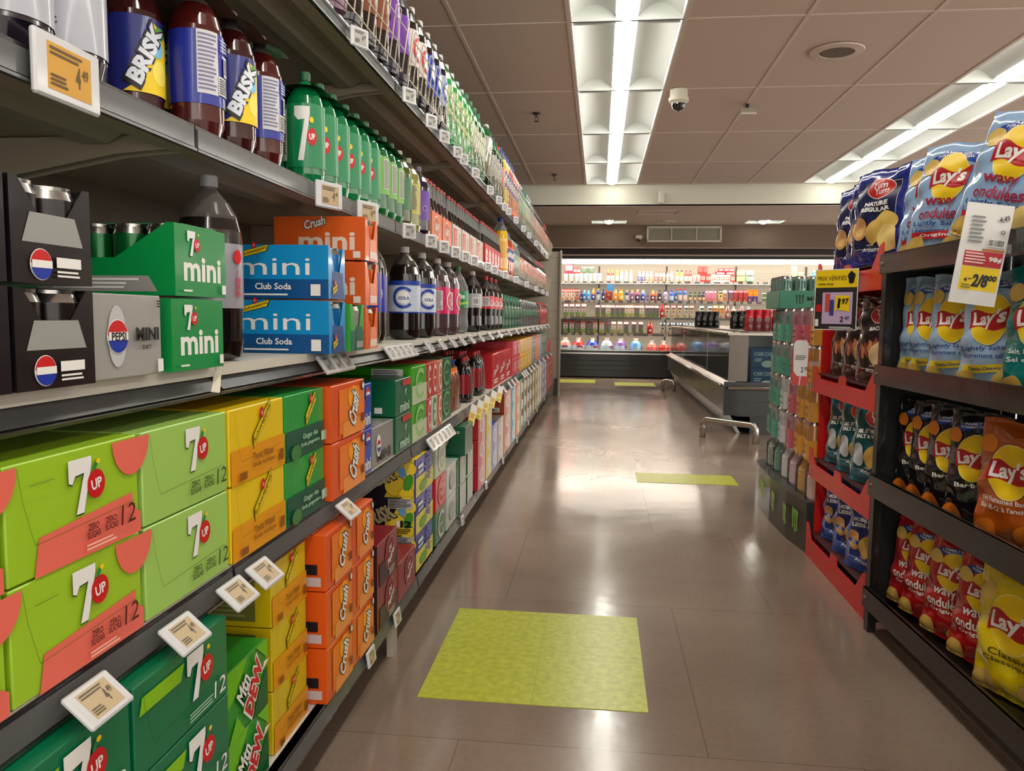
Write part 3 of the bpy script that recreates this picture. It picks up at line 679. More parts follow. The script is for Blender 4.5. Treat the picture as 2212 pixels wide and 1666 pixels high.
def B_mug(cv, a, b):
    h = b-a; cv.rect(-.2, a+h*.75, .2, b, ink((150, 60, 20)))
    for u in (-.03, .1): outlined(cv, 'MUG', u, a+h*.66, .05, h*.3, YEL, ink((160, 30, 24)), 0, .05, .06, .14); cv.rect(u-.026, a+h*.3, u+.026, a+h*.42, BLACK); cv.text('ROOT BEER', u, a+h*.36, .046, h*.08, WHITE)
def B_lemon(cv, a, b):
    h = b-a; cv.ell(-.01, a+h*.6, .022, .026, YEL); cv.ell(-.01, a+h*.6, .016, .02, ink((250, 230, 90))); cv.ell(.03, a+h*.3, .02, .03, ink((230, 40, 110))); cv.ell(-.03, a+h*.25, .02, .02, BLU)
def B_fanta(cv, a, b):
    h = b-a
    for u in (-.02, .1): cv.ell(u, a+h*.5, .026, h*.4, ink((30, 50, 140))); cv.text('FANTA', u, a+h*.5, .044, h*.36, WHITE, .1, 0, .06)
colam = (20, 12, 12)
PR = {}
def gp_(k, f):
    if k not in PR: PR[k] = f()
    return PR[k]
B = {
 'dpepsi': lambda: bottle('pet2', colam, (120, 118, 120), (150, 148, 158), B_diet, .8),
 'dpepsi4': lambda: bottle('pet2', (18, 12, 24), (20, 30, 120), (172, 174, 184), lambda cv, a, b: (cv.poly([(-.05, b), (.06, b), (.03, b-.03), (-.03, b-.005)], BLU), cv.fine(-.06, a+.01, -.03, b-.02, 10, ink((110, 110, 120))), cv.text('diet', .02, a+.03, .03, .012, BLACK)), .86, lz=(.13, .7)),
 'pepsi': lambda: bottle('pet2', colam, (24, 40, 110), (24, 40, 160), B_pepsi, .84),
 'cola': lambda: bottle('pet2', colam, (190, 186, 182), (196, 206, 226), B_cola, .84),
 'pink': lambda: bottle('pet2', (78, 56, 62), (190, 180, 180), (212, 30, 96), B_pink, .82),
 'sprite': lambda: bottle('coke2', clearp, (40, 110, 60), (20, 140, 80), B_sprite, .8, clearp, lz=(.4, .66)),
 'dcoke': lambda: bottle('coke2', colam, (200, 190, 188), (170, 170, 176), lambda cv, a, b: (cv.bars(.0, a+.015, .03, b-.02, 12),), .8, lz=(.42, .66)),
 'coke': lambda: bottle('coke2', colam, (190, 30, 34), (206, 24, 34), B_coke, .8, lz=(.42, .66)),
 'up': lambda: bottle('pet2', (0, 112, 62), (14, 84, 48), (6, 132, 80), B_7up, .97, lz=(.17, .74)),
 'gale': lambda: bottle('pet2', (6, 96, 46), (20, 70, 40), (112, 176, 70), B_nutri((206, 214, 196)), .97, lz=(.28, .72)),
 'limes': lambda: bottle('pet2', (70, 84, 30), (160, 158, 140), (50, 112, 56), None, .9, lz=(.26, .68)),
 'tonic': lambda: bottle('pet2', (134, 130, 60), (150, 148, 120), (188, 176, 60), B_nutri((176, 172, 130)), .9, lz=(.26, .68)),
 'grape': lambda: bottle('pet2', (30, 16, 44), (110, 100, 110), (92, 34, 150), lambda cv, a, b: (cv.ell(.01, a+.05, .01, .012, WHITE), cv.ell(.01, a+.05, .0085, .0105, ink((92, 34, 150)))), .88, lz=(.26, .68)),
 'brisk': lambda: bottle('pet2', (52, 14, 14), (60, 34, 34), (24, 34, 120), B_brisk, .9, lz=(.22, .7), s=.96),
 'brisk2': lambda: bottle('pet2', (72, 18, 16), (60, 34, 34), (30, 44, 150), B_brisk2, .9, lz=(.22, .7), s=.96),
 'lemon': lambda: bottle('pet2', (110, 66, 90), (200, 196, 190), (180, 190, 220), B_lemon, .9),
 'mug': lambda: bottle('pet2', (26, 14, 12), (200, 196, 190), (122, 60, 26), B_mug, .86, lz=(.26, .74)),
 'grape5': lambda: bottle('pet2', (24, 14, 30), (196, 190, 186), (104, 40, 150), None, .84),
 'redc': lambda: bottle('pet2', colam, (196, 190, 186), (212, 196, 196), B_ring((200, 30, 40)), .84),
 'bluec': lambda: bottle('pet2', colam, (196, 190, 186), (20, 60, 170), B_ring((20, 60, 170)), .84),
 'bluew': lambda: bottle('pet2', colam, (196, 200, 200), (150, 170, 210), B_ring((20, 70, 180)), .84),
 'lime5': lambda: bottle('pet2', (40, 150, 70), (200, 204, 200), (176, 200, 130), B_ring((70, 160, 50)), .8, M((90, 190, 120), .08, tr=.6, name='green_clear_plastic')),
 'green5': lambda: bottle('tall', (10, 92, 44), (30, 120, 70), (190, 200, 180), lambda cv, a, b: cv.ell(0, a+.03, .012, .014, ink((200, 90, 80))), .8, M('green_clear_plastic'), s=1.08),
 'wine': lambda: bottle('tall', (76, 90, 40), (210, 206, 196), (176, 176, 168), None, .7, M('green_clear_plastic'), s=1.1),
 'dgreen': lambda: bottle('tall', (20, 44, 26), (24, 74, 50), (150, 150, 148), None, .74, M('green_clear_plastic'), s=1.1),
 'fyel': lambda: bottle('tall', (226, 186, 20), (30, 60, 170), (236, 150, 30), B_fanta, .82, clearp, s=1.1),
 'fred': lambda: bottle('tall', (160, 20, 26), (30, 60, 170), (200, 40, 40), B_fanta, .82, clearp, s=1.1),
 'fora': lambda: bottle('tall', (232, 100, 20), (30, 60, 170), (236, 120, 30), B_fanta, .82, clearp, s=1.1),
 'sparkle': lambda: bottle('tall', clearp, (190, 200, 200), (90, 170, 150), None, .8, clearp, low=True),
 'zerored': lambda: bottle('tall', colam, (24, 22, 24), (206, 40, 36), None, .8, low=True, s=1.04),
 'peachc': lambda: bottle('tall', colam, (24, 22, 24), (200, 130, 130), None, .8, low=True, s=1.04),
 'redcap': lambda: bottle('tall', colam, (206, 30, 36), (206, 40, 44), None, .74, low=True, s=1.04),
 'silv': lambda: bottle('tall', (60, 60, 64), (170, 174, 180), (160, 150, 150), None, .7, clearp, low=True, s=1.04),
}
def put_bottle(k, y, x, z, label, group, rot=0, s=1, tilt=None):
    return gp_(k, B[k]).place((x, y, z+.0005), RL+rot, label, 'bottle', group, tilt, scale=s)
def carrier(pts, mat):      # a plastic sheet that joins bottle necks
    mb = MB(); x0, x1 = min(p[0] for p in pts)-.045, max(p[0] for p in pts)+.045; y0, y1 = min(p[1] for p in pts)-.045, max(p[1] for p in pts)+.045
    n = 14; vs = []
    for i in range(n+1):
        for j in range(n+1):
            x, y = x0+(x1-x0)*i/n, y0+(y1-y0)*j/n; d = min(math.hypot(x-a, y-b) for a, b in pts); vs.append((x, y, .288-.5*min(d, .07)**1.0*.6))
    fs = [(i*(n+1)+j, (i+1)*(n+1)+j, (i+1)*(n+1)+j+1, i*(n+1)+j+1) for i in range(n) for j in range(n)]
    mb.add(vs, fs, mat, True); k = len(vs); mb.add([(v[0], v[1], v[2]-.0015) for v in vs], [f[::-1] for f in fs], mat, True)
    return mb
# ---- bags of chips
def bag(w, h, T, base, art, seed=0, curl=0):
    mb = MB(); bm_ = M(base, .18, coat=.8, bump=.3, bs=14); rn = random.Random(seed); ph = [rn.uniform(0, 6) for _ in range(6)]
    def D(u, v):
        a = max(0, 1-abs(2*u/w)**2.6)**.6; c = .014; t = min(max((v-c)/(h-2*c), 0), 1); b = max(0, math.sin(PI*t))**.42
        e = min(v, h-v); wr = .006*math.exp(-e/.04)*math.sin(u*150+ph[0])+.0034*math.sin(u*55+v*40+ph[1])*a+.0026*math.sin(v*85-u*40+ph[2])+.0065*math.exp(-((abs(2*u/w)-.8)/.2)**2)*math.sin(v*60+ph[3])
        return T/2*a*b+wr*(.3+.7*b)+.0012
    def X(u, v): return u*(1-.045*math.sin(PI*v/h))
    def Zc(u, v): return v+.004*math.sin(u*40+ph[4])*(v/h)
    bend = lambda v: curl*(max(0, v/h-.7)**2)
    def fn(u, v, d):
        u = max(-w/2+.003, min(w/2-.003, u)); v = max(.003, min(h-.003, v))
        e = 1e-3; dx = (D(u+e, v)-D(u-e, v))/(2*e); dz = (D(u, v+e)-D(u, v-e))/(2*e); L = math.sqrt(1+dx*dx+dz*dz); dx, dz = max(-3, min(3, dx)), max(-3, min(3, dz))
        return Vector((X(u, v)-d*dx/L, -D(u, v)-d/L+bend(v), Zc(u, v)-d*dz/L))
    nu, nv = 26, 34
    for sgn in (1, -1):
        vs = []
        for i in range(nu+1):
            uu = -w/2+w*(.5-.5*math.cos(PI*i/nu))
            for j in range(nv+1):
                v = h*j/nv; vs.append((X(uu, v), -sgn*D(uu, v)*(1 if sgn > 0 else .8)+bend(v)+(0.001 if sgn < 0 else 0), Zc(uu, v)))
        mb.add(vs, [((i*(nv+1)+j, (i+1)*(nv+1)+j, (i+1)*(nv+1)+j+1, i*(nv+1)+j+1)[::sgn]) for i in range(nu) for j in range(nv)], bm_, True)
    cv = Canvas(mb, fn, .011, .00045); cv.lay = 3
    # crimped seals
    art(cv, w, h)
    return Proto('chip_bag', [], mb)
CHIP = [ink((222, 186, 96)), ink((206, 166, 80)), ink((232, 200, 124))]
def chips(cv, pts, r, cols=None):
    for i, (x, y) in enumerate(pts): cv.ell(x, y, r, r*.82, (cols or CHIP)[i % 3], i*.8, wob=.025, n=28)
def lays_logo(cv, cu, c2, r):
    gd = ink((240, 200, 24)); cv.ell(cu, c2, r, r*1.12, ink((246, 232, 150))); cv.ell(cu, c2, r*.96, r*1.08, gd)
    P = []
    for k in range(13): t = k/12; x = -1+2*t; P.append((cu+x*r*1.03, c2+r*(-.40+.12*math.sin(t*PI*2)+.1*x)))
    for k in range(13): t = 1-k/12; x = -1+2*t; P.append((cu+x*r*1.03, c2+r*(.36+.16*math.sin(t*PI*2+.6)+.16*x)))
    cv.poly(P, ink((178, 20, 30))); cv.text("Lay's", cu, c2-.01*r, r*1.75, r*.82, WHITE, .1, .12, .035)
def lays(base, l1, fg=WHITE, chipcols=None, ribbon=None, fam=True, wavy=None, fam_c=(20, 70, 160)):
    def f(cv, w, h):
        if fam:
            cv.ell(0, h*.58, w*.62, h*.34, ink(fam_c), a0=.75, a1=2.4, inner=.82); cv.text('FAMILY SIZE', .0, h*.9, w*.4, h*.022, WHITE); cv.text('FORMAT FAMILIAL', .0, h*.872, w*.5, h*.02, WHITE)
        chips(cv, [(-w*.33, h*.79)], w*.12, chipcols)
        if wavy:
            lays_logo(cv, 0, h*.69, w*.25); cv.text('wavy', -w*.02, h*.475, w*.42, h*.085, wavy, .08, 0, .02); cv.text('ondulées', 0, h*.385, w*.62, h*.095, wavy, .06, 0, .02)
        else: lays_logo(cv, 0, h*.6, w*.275)
        y = h*.36 if not wavy else h*.3
        for t in l1: cv.text(t, 0, y, min(w*.72, w*.065*len(t)), h*.048, fg, .05, 0, .015); y -= h*.062
        if ribbon:
            P = [(-w*.36, h*.15), (w*.36, h*.19), (w*.36, h*.255), (-w*.36, h*.215)]; cv.poly(P, ink(ribbon[0])); cv.text(ribbon[1], 0, h*.2, w*.5, h*.036, ribbon[2], .055, 0, .02)
        chips(cv, [(w*.26, h*.1), (-w*.3, h*.07), (w*.36, h*.2)], w*.17, chipcols)
    return f
LB = (146, 176, 214)
orng = [ink((226, 130, 30)), ink((208, 110, 24)), ink((236, 150, 44))]
navy = ink((26, 60, 130))
BAGS = {
 'wavylight': lambda: bag(.25, .33, .06, LB, lays(LB, ('Lightly Salted', 'Légèrement salées'), navy, ribbon=((196, 30, 34), 'Original', WHITE), wavy=ink((160, 30, 60))), 1, .05),
 'light': lambda: bag(.21, .31, .06, (160, 188, 220), lays(LB, ('Lightly Salted', 'Légèrement salées'), navy, ribbon=((236, 204, 40), 'Classic-Classique', navy)), 2),
 'saltvin': lambda: bag(.21, .31, .06, (0, 118, 116), lays(LB, ('Salt & Vinegar', 'Sel et vinaigre'), WHITE), 3),
 'bbq': lambda: bag(.2, .30, .05, (24, 20, 24), lays(LB, ('Bar·B·Q', ), WHITE, orng), 4),
 'oldbbq': lambda: bag(.22, .30, .06, (182, 84, 20), lays(LB, ('Old Fashioned Bar-B-Q', "Bar-B-Q à l'ancienne"), WHITE, orng, fam=False), 5),
 'wavyred': lambda: bag(.19, .29, .05, (184, 26, 30), lays(LB, ('Original',), WHITE, wavy=WHITE), 6),
 'classic': lambda: bag(.22, .30, .06, (226, 196, 16), lays(LB, ('Classic', 'Classique'), ink((70, 60, 20)), fam=False), 7),
}
def yum(l1, dark, pot=None, ban=False):
    def f(cv, w, h):
        dk = ink(dark); cv.poly([(-w*.34, h*.16), (w*.4, h*.14), (w*.4, h*.86), (-w*.34, h*.86)], dk); cv.line([(-w*.34, h*.8), (-w*.34, h*.16), (w*.4, h*.14), (w*.4, h*.84), (-w*.1, h*.86)], .0012, WHITE)
        cv.ell(w*.08, h*.78, w*.25, h*.11, ink((240, 220, 210))); cv.ell(w*.08, h*.78, w*.24, h*.1, ink((190, 30, 26))); cv.text('Yum', w*.08, h*.815, w*.24, h*.07, WHITE, .08, .2, .02); cv.text('Yum', w*.12, h*.755, w*.24, h*.07, WHITE, .08, .2, .02)
        y = h*.62
        for t in l1: cv.text(t, w*.06, y, min(w*.64, w*.075*len(t)), h*.045, WHITE, .03, 0, .05); y -= h*.058
        if pot == 'potato': cv.ell(-w*.22, h*.37, w*.16, h*.12, ink((206, 150, 90)), -.4, wob=.03); cv.ell(-w*.22, h*.33, w*.1, h*.05, ink((226, 180, 110)))
        if pot == 'egg': cv.ell(-w*.22, h*.34, w*.14, h*.14, ink((196, 200, 204)), wob=.02)
        if pot == 'bacon': [cv.ell(-w*.25+k*w*.1, h*.36+k*h*.02, w*.05, h*.09, ink((150, 70, 40) if k % 2 else (200, 120, 80)), .3, wob=.1) for k in range(4)]
        if ban: cv.rect(-w*.4, h*.33, -w*.06, h*.37, BLU); cv.text('-40%', -w*.2, h*.35, w*.16, h*.03, WHITE)
        chips(cv, [(w*.26, h*.42), (w*.1, h*.33), (w*.3, h*.26)], w*.18, CHIP if pot != 'bacon' else [ink((226, 196, 150))]*3)
        cv.text('Artisans', w*.02, h*.15, w*.36, h*.045, WHITE, .0, .2, .01); cv.text('POTATO', w*.02, h*.195, w*.16, h*.018, WHITE)
    return f
BAGS.update({
 'ynat': lambda: bag(.24, .31, .06, (24, 40, 130), yum(('NATURE', 'REGULAR'), (20, 24, 70), 'potato'), 11, .03),
 'ybac': lambda: bag(.24, .31, .06, (76, 34, 26), yum(('BACON',), (44, 24, 24), 'bacon'), 12),
 'ysv': lambda: bag(.24, .31, .06, (0, 112, 134), yum(('SEL ET VINAIGRE', 'SALT & VINEGAR'), (0, 74, 80), 'egg'), 13),
 'yless': lambda: bag(.24, .31, .06, (14, 92, 186), yum(('MOINS DE SEL', 'LESS SALT'), (26, 44, 120), 'potato', True), 14),
})

# ================================================================== STOCK ON THE GONDOLA
def cols(proto, ys, n, X, z, h, desc, grp, axis='y'):
    for i, y in enumerate(ys):
        for k in range(n):
            pos = '' if n == 1 else (', top of stack' if k == n-1 else (', stack bottom' if k == 0 else ', mid-stack'))
            proto.place((X, y, z+k*(h+.0006)+.0006), RL, desc+pos, 'drink carton', grp)
BG = 'cartons stacked on the bottom shelf'; SG = 'cartons stacked on the second shelf'
zb = .15
# bottom shelf
p = carton(.247, .4, .126, (0, 110, 70), A_green, None, T_green)
cols(p, [.364, .615, .868], 3, -.57, zb, .126, 'dark green lemon-lime twelve-can carton at the near end', BG)
cols(carton(.155, .3, .126, (40, 150, 40), A_dew, None, None, flap=False), [1.165], 2, -.60, zb, .126, 'angular bright green and red citrus soda carton', BG)
cols(carton(.175, .4, .126, (214, 184, 12), A_tonic, lambda cv, d, h: (cv.rect(d*.3, h*.1, d*.92, h*.9, ink((110, 110, 50))), cv.fine(d*.34, h*.15, d*.88, h*.8, 9, ink((150, 150, 90))))), [1.355], 3, -.605, zb, .126, 'yellow tonic water carton on the bottom shelf', BG)
cr = carton(.172, .4, .126, (222, 84, 12), A_crush, L_crush)
cols(cr, [1.555, 1.731], 3, -.57, zb, .126, 'orange soda twelve-can carton on the bottom shelf', BG)
cols(carton(.212, .4, .12, (130, 18, 34), A_drp, lambda cv, d, h: (cv.rect(d*.8, 0, d, h, ink((50, 28, 30))), cv.rect(d*.4, h*.3, d*.6, h*.5, WHITE))), [1.935], 2, -.57, zb, .12, 'dark red and grey peppery cola carton', BG)
cols(carton(.212, .4, .12, (140, 22, 38), A_drp2), [2.155], 1, -.57, zb, .12, 'dark red cola carton standing alone beside the yellow iced tea', BG)
cols(carton(.26, .24, .126, (40, 62, 160), A_brisk_f, S_brisk12), [2.43], 2, -.585, zb, .126, 'yellow and blue lemon iced tea carton', BG)
carton(.26, .24, .126, (40, 62, 160), A_brisk_f, S_brisk, lambda cv, w, d: (cv.rect(0, 0, w*.7, d, YEL), cv.ell(w*.4, d*.2, .05, .04, ink((100, 160, 220))))).place((-.585, 2.43, zb+.2538), RL, 'top lemon iced tea carton with big lettering on its black side', 'drink carton', BG)
for k, (c, rc, dd) in enumerate((((70, 120, 80), (200, 210, 200), 'green ringed'), ((200, 30, 40), (230, 120, 120), 'red'), ((176, 190, 160), (220, 226, 210), 'pale green ringed'))):
    carton(.19, .4, .125, c, A_c(rc), flap=False).place((-.58, 2.72, zb+.0006+k*.1262), RL, f'{dd} soda carton in the narrow stack past the iced tea', 'drink carton', BG)
w2 = carton(.25, .3, .125, (190, 200, 192), lambda cv, w, h: (cv.rect(w*.8, 0, w, h, ink((20, 110, 70))), cv.ell(w*.4, h*.5, w*.2, h*.3, ink((170, 180, 172)))), lambda cv, d, h: (cv.text('2', d*.85, h*.7, d*.08, h*.22, ink((20, 70, 50))), cv.fine(d*.8, h*.45, d*.92, h*.55, 2, ink((20, 70, 50)))))
cols(w2, [2.93], 2, -.58, zb, .125, 'pale grey-green drink carton marked 2', BG)
gw = carton(.17, .3, .125, (20, 100, 66), lambda cv, w, h: cv.rect(w*.06, h*.02, w*.95, h*.97, ink((200, 204, 196))), flap=False)
cols(gw, [3.2, 3.39], 2, -.58, zb, .125, 'white-faced green drink carton under the upside-down ginger ale', BG)
Proto('soda_carton', [], (lambda mb: (mb.box((0, 0, 0), (.3, .2, .125), M((0, 84, 52), .35, coat=.3), .0015), A_canada(front(mb), .3, .125), mb)[2])(MB())).place((-.86, 3.22, zb+.2515), 0, 'dark green ginger ale carton lying upside down on the others', 'drink carton', BG)
seq = [(3.642, 0.243, 3, (190, 40, 56), (226, 120, 130), (230, 190, 190), 'pinkish red'), (3.906, 0.211, 3, (196, 150, 20), (236, 214, 120), (230, 220, 160), 'mustard yellow'), (4.126, 0.232, 2, (60, 80, 170), (150, 160, 210), (200, 200, 230), 'blue'),
       (4.370, 0.274, 2, (110, 98, 90), (196, 184, 170), (220, 214, 200), 'taupe'), (4.666, 0.369, 3, (150, 60, 30), (220, 150, 130), (230, 200, 190), 'rust red'), (5.056, 0.274, 3, (14, 100, 130), (130, 180, 200), (200, 220, 224), 'teal'),
       (5.352, 0.296, 3, (226, 110, 40), (240, 160, 130), (240, 190, 150), 'bright orange')]
for y, w, n, c, c2, c3, nm in seq:
    cols(carton(w, .36, .125, c, A_stripe(c2, c3), S_word('E', (60, 40, 20)) if nm == 'mustard yellow' else S_word('PARTY', tuple(int(q*.6) for q in c))), [y], n, -.57, zb, .125, f'{nm} drink carton on the bottom shelf', BG)
g7 = carton(.245, .36, .125, (0, 104, 62), A_stripe((160, 200, 180), (0, 120, 70), (190, 60, 60)), lambda cv, d, h: (cv.bars(d*.6, h*.5, d*.85, h*.9, 14), cv.text('12', d*.72, h*.25, d*.12, h*.2, WHITE)), flap=False)
cols(g7, [5.67, 5.92, 6.17, 6.42], 3, -.57, zb, .125, 'green lemon-lime carton in the far block', BG)
for y, w, n, c, nm in ((6.692, 0.264, 3, (140, 134, 90), 'khaki'), (6.977, 0.264, 3, (150, 140, 104), 'olive beige'), (7.262, 0.264, 3, (190, 176, 150), 'beige'), (7.547, 0.264, 3, (200, 184, 160), 'cream'), (7.843, 0.317, 4, (130, 130, 164), 'lavender'), (8.181, 0.317, 4, (150, 146, 170), 'grey lavender')):
    cols(carton(w-.01, .36, .094 if n == 4 else .125, c, A_stripe(tuple(min(255, int(q*1.3)) for q in c), c), flap=False), [y], n, -.57, zb, .094 if n == 4 else .125, f'{nm} drink carton near the far end', BG)
ck = carton(.235, .36, .125, (196, 16, 30), lambda cv, w, h: (cv.text('Coca-Cola', w*.5, h*.5, w*.7, h*.4, WHITE, .3, .2, .02), cv.bars(w*.7, h*.75, w*.95, h*.95, 8)), lambda cv, d, h: cv.bars(d*.6, h*.5, d*.85, h*.9, 10), flap=False)
cols(ck, [8.52+.24*i for i in range(5)], 3, -.57, zb, .125, 'red cola carton in the far tall block', BG)
# second shelf
z2 = .58
cols(carton(.232, .42, .13, (156, 196, 40), A_peach), [.472, .710], 2, -.6, z2, .13, 'lime green carton with peach pink panel, near end', SG)
cols(carton(.236, .42, .13, (160, 202, 96), A_zero), [.950], 2, -.6, z2, .13, 'pale green zero sugar twelve-can carton', SG)
cols(carton(.222, .42, .13, (232, 196, 10), A_tonic), [1.193], 2, -.6, z2, .13, 'yellow tonic water carton on the second shelf', SG)
cols(carton(.212, .42, .13, (30, 152, 60), A_ginger), [1.420], 2, -.6, z2, .13, 'green ginger ale carton with teal lower band', SG)
cols(carton(.242, .42, .13, (226, 84, 16), A_crush, L_crush), [1.640], 2, -.585, z2, .13, 'orange soda carton on the second shelf', SG)
cols(carton(.108, .3, .12, (24, 66, 176), A_mini((WHITE, 'pepsi')), flap=False), [1.888], 2, -.6, z2, .12, 'narrow blue mini can carton', SG)
cols(carton(.23, .3, .112, (140, 138, 138), A_mini((ink((60, 56, 56)), 'diet'), 'MINI'), flap=True), [2.002], 1, -.605, z2, .112, 'silver diet mini can carton', SG)
cols(carton(.19, .3, .112, (0, 98, 62), A_mini((ink((180, 214, 190)), 'red')), S_mini, flap=False), [2.24], 2, -.6, z2, .112, 'dark green mini can carton beside the silver one', SG)
cols(carton(.215, .3, .125, (60, 168, 20), A_c((150, 200, 120), (190, 204, 170)), S_label, flap=False), [2.44], 2, -.6, z2, .125, 'bright green carton with large white facts panel', SG)
for y, w, c1, c2, n1, n2 in ((2.665, .075, (214, 40, 80), (204, 50, 50), 'pink ringed', 'red ringed'), (2.745, .09, (200, 214, 196), (206, 60, 60), 'white and green ringed', 'coral ringed'), (2.84, .095, (214, 110, 80), (214, 130, 90), 'orange ringed', 'tan ringed')):
    for k, (c, nm) in enumerate(((c1, n1), (c2, n2))):
        carton(w, .3, .125, c, A_c((40, 150, 80) if c[1] > 200 else (236, 226, 216)), flap=False).place((-.6, y, z2+.0006+k*.126), RL, f'{nm} slim soda carton on the second shelf, {"upper" if k else "lower"} row', 'drink carton', SG)
cols(carton(.22, .3, .125, (20, 92, 54), A_c((90, 160, 110)), flap=False), [2.945], 2, -.61, z2, .125, 'deep green slim carton beside the orange bottle pack', SG)
def bpack(kind, nx, ny, pitch, name='bottle_pack', film=None, carr=None, s=1, kw=None):
    k = dict(B_KW[kind]); k.update(kw or {})
    bm = bottle(**k, joined=True, s=s); me = bm.mesh('bottle'); pts = [((i+.5)*pitch, (j+.5)*pitch) for i in range(nx) for j in range(ny)]
    P = Proto(name, [], None); P.parts = [('bottle', me, (x, y, 0)) for x, y in pts]
    if carr: P.parts.append(('carrier', carrier(pts, carr).mesh('carrier'), (0, 0, -.285*(1-s))))
    if film:
        W, D, h = nx*pitch, ny*pitch, film[1]; mb = MB(); r = .03; o = []
        for cx_, cy_, a0 in ((W-r, D-r, 0), (r, D-r, 90), (r, r, 180), (W-r, r, 270)):
            for q in range(4): a = math.radians(a0+q*30); o.append((cx_+(r+.004)*math.cos(a), cy_+(r+.004)*math.sin(a)))
        n = len(o); vs = []
        for j, z in enumerate((.004, h*.3, h*.65, h)):
            kk = (1, 1.005, .995, .93)[j]; vs += [(W/2+(x-W/2)*kk, D/2+(y-D/2)*kk, z+(.006*math.sin(i*2.1) if j == 3 else 0)) for i, (x, y) in enumerate(o)]
        mb.add(vs, [(j*n+i, j*n+(i+1) % n, (j+1)*n+(i+1) % n, (j+1)*n+i) for j in range(3) for i in range(n)], film[0], True)
        P.parts.append(('shrink_film', mb.mesh('shrink_film'), (0, 0, 0)))
    return P
small = dict(kind='coke2', n=14)
filmc = M((240, 240, 240), .05, tr=.97, name='shrink_film')
B_KW = {
 'up': dict(kind='pet2', liq=(0, 112, 62), cap=(14, 84, 48), lab=(6, 132, 80), art=B_7up, fill=.97, lz=(.17, .74)),
 'upl': dict(kind='pet2', liq=(6, 96, 46), cap=(20, 70, 40), lab=(112, 176, 70), art=B_nutri((206, 214, 196)), fill=.97, lz=(.28, .72)),
 'brisk': dict(kind='pet2', liq=(52, 14, 14), cap=(60, 34, 34), lab=(24, 34, 120), art=B_brisk, fill=.9, lz=(.22, .7)),
 'brisk2': dict(kind='pet2', liq=(72, 18, 16), cap=(60, 34, 34), lab=(30, 44, 150), art=B_brisk2, fill=.9, lz=(.22, .7)),
 'fanta': dict(kind='coke2', liq=(240, 112, 10), cap=(40, 60, 170), lab=(240, 140, 20), art=None, fill=.9, lz=(.3, .6), n=16),
 'cokes': dict(kind='coke2', liq=colam, cap=(190, 30, 34), lab=(206, 24, 40), art=None, fill=.9, lz=(.2, .66), n=16),
 'sprg': dict(kind='coke2', liq=(0, 124, 84), cap=(0, 110, 70), lab=(10, 140, 96), art=None, fill=.97, lz=(.35, .6), n=14),
 'sprc': dict(kind='coke2', liq=clearp, cap=(190, 196, 190), lab=(10, 140, 96), art=None, fill=.97, lz=(.45, .66), n=14, clear=clearp),
}
bpack('fanta', 4, 3, .072, film=(filmc, .17), s=.68).place((-.63, 3.22, z2+.0006), RL, 'shrink-wrapped pack of orange soda bottles on the second shelf', 'bottle pack', 'shrink-wrapped bottle packs')
bpack('cokes', 2, 3, .072, film=(filmc, .17), s=.68).place((-.62, 3.66, z2+.0006), RL, 'shrink-wrapped pack of dark red soda bottles, nearer of two', 'bottle pack', 'shrink-wrapped bottle packs')
bpack('cokes', 3, 3, .075, film=(filmc, .18), s=.72).place((-.62, 3.99, z2+.0006), RL, 'shrink-wrapped pack of cola bottles beside the red can cartons', 'bottle pack', 'shrink-wrapped bottle packs')
rc = carton(.3, .3, .2, (192, 14, 30), lambda cv, w, h: (cv.text('Coca-Cola', w*.5, h*.5, w*.7, h*.22, WHITE, .2, .2, .02), cv.fine(w*.2, h*.1, w*.8, h*.25, 2, WHITE)), flap=False)
cols(rc, [4.42, 4.735, 5.05], 1, -.61, z2, .2, 'tall red cola can carton on the second shelf', SG)
for y, w, m, c, nm in ((5.4, .24, 2, (206, 66, 80), 'pink-red'), (5.9, .26, 4, (224, 170, 20), 'golden yellow'), (6.96, .24, 2, (140, 124, 112), 'taupe'), (7.46, .22, 2, (236, 116, 20), 'orange'), (7.92, .2, 1, (110, 150, 200), 'light blue'), (8.14, .23, 3, (0, 120, 84), 'teal green')):
    cols(carton(w, .3, .12, c, lambda cv, w, h, c=c: (cv.text('C', w*.3, h*.5, w*.14, h*.5, WHITE), cv.fine(w*.5, h*.2, w*.8, h*.8, 5, WHITE)), flap=False), [y+i*(w+.006) for i in range(m)], 2, -.6, z2, .12, f'{nm} fridge carton far along the second shelf', SG)
cols(carton(.27, .3, .125, (190, 14, 34), A_c((226, 90, 100)), flap=False), [8.86, 9.14, 9.42], 1, -.6, z2, .125, 'crimson carton at the far end of the second shelf', SG)
# middle shelf
z3 = .915; MG = 'mini can packs on the middle shelf'; silv = ink((150, 150, 146))
def S_pz(cv, d, h): cv.poly([(d*.12, h*.38), (d*.88, h*.38), (d*.78, h*.66), (d*.22, h*.66)], silv); globe(cv, d*.33, h*.18, h*.15); cv.rect(d*.5, h*.16, d*.82, h*.26, WHITE); cv.fine(d*.5, h*.06, d*.8, h*.14, 2, WHITE)
def F_pz(cv, w, h): cv.poly([(w*.4, h*.5), (w*.9, h*.95), (w*.4, h*.95)], silv); globe(cv, w*.7, h*.5, h*.3)
pz = mini_pack(.3, .125, .113, (20, 14, 18), 'end', F_pz, S_pz, 5, 2, (30, 20, 22), .62)
for i, y in enumerate((.465, .597, .729)):
    for k in (0, 1): pz.place((-.895, y, z3+k*.114+.0005), 0, f'black zero sugar mini can pack, {"upper" if k else "lower"} row at the near end', 'can pack', MG)
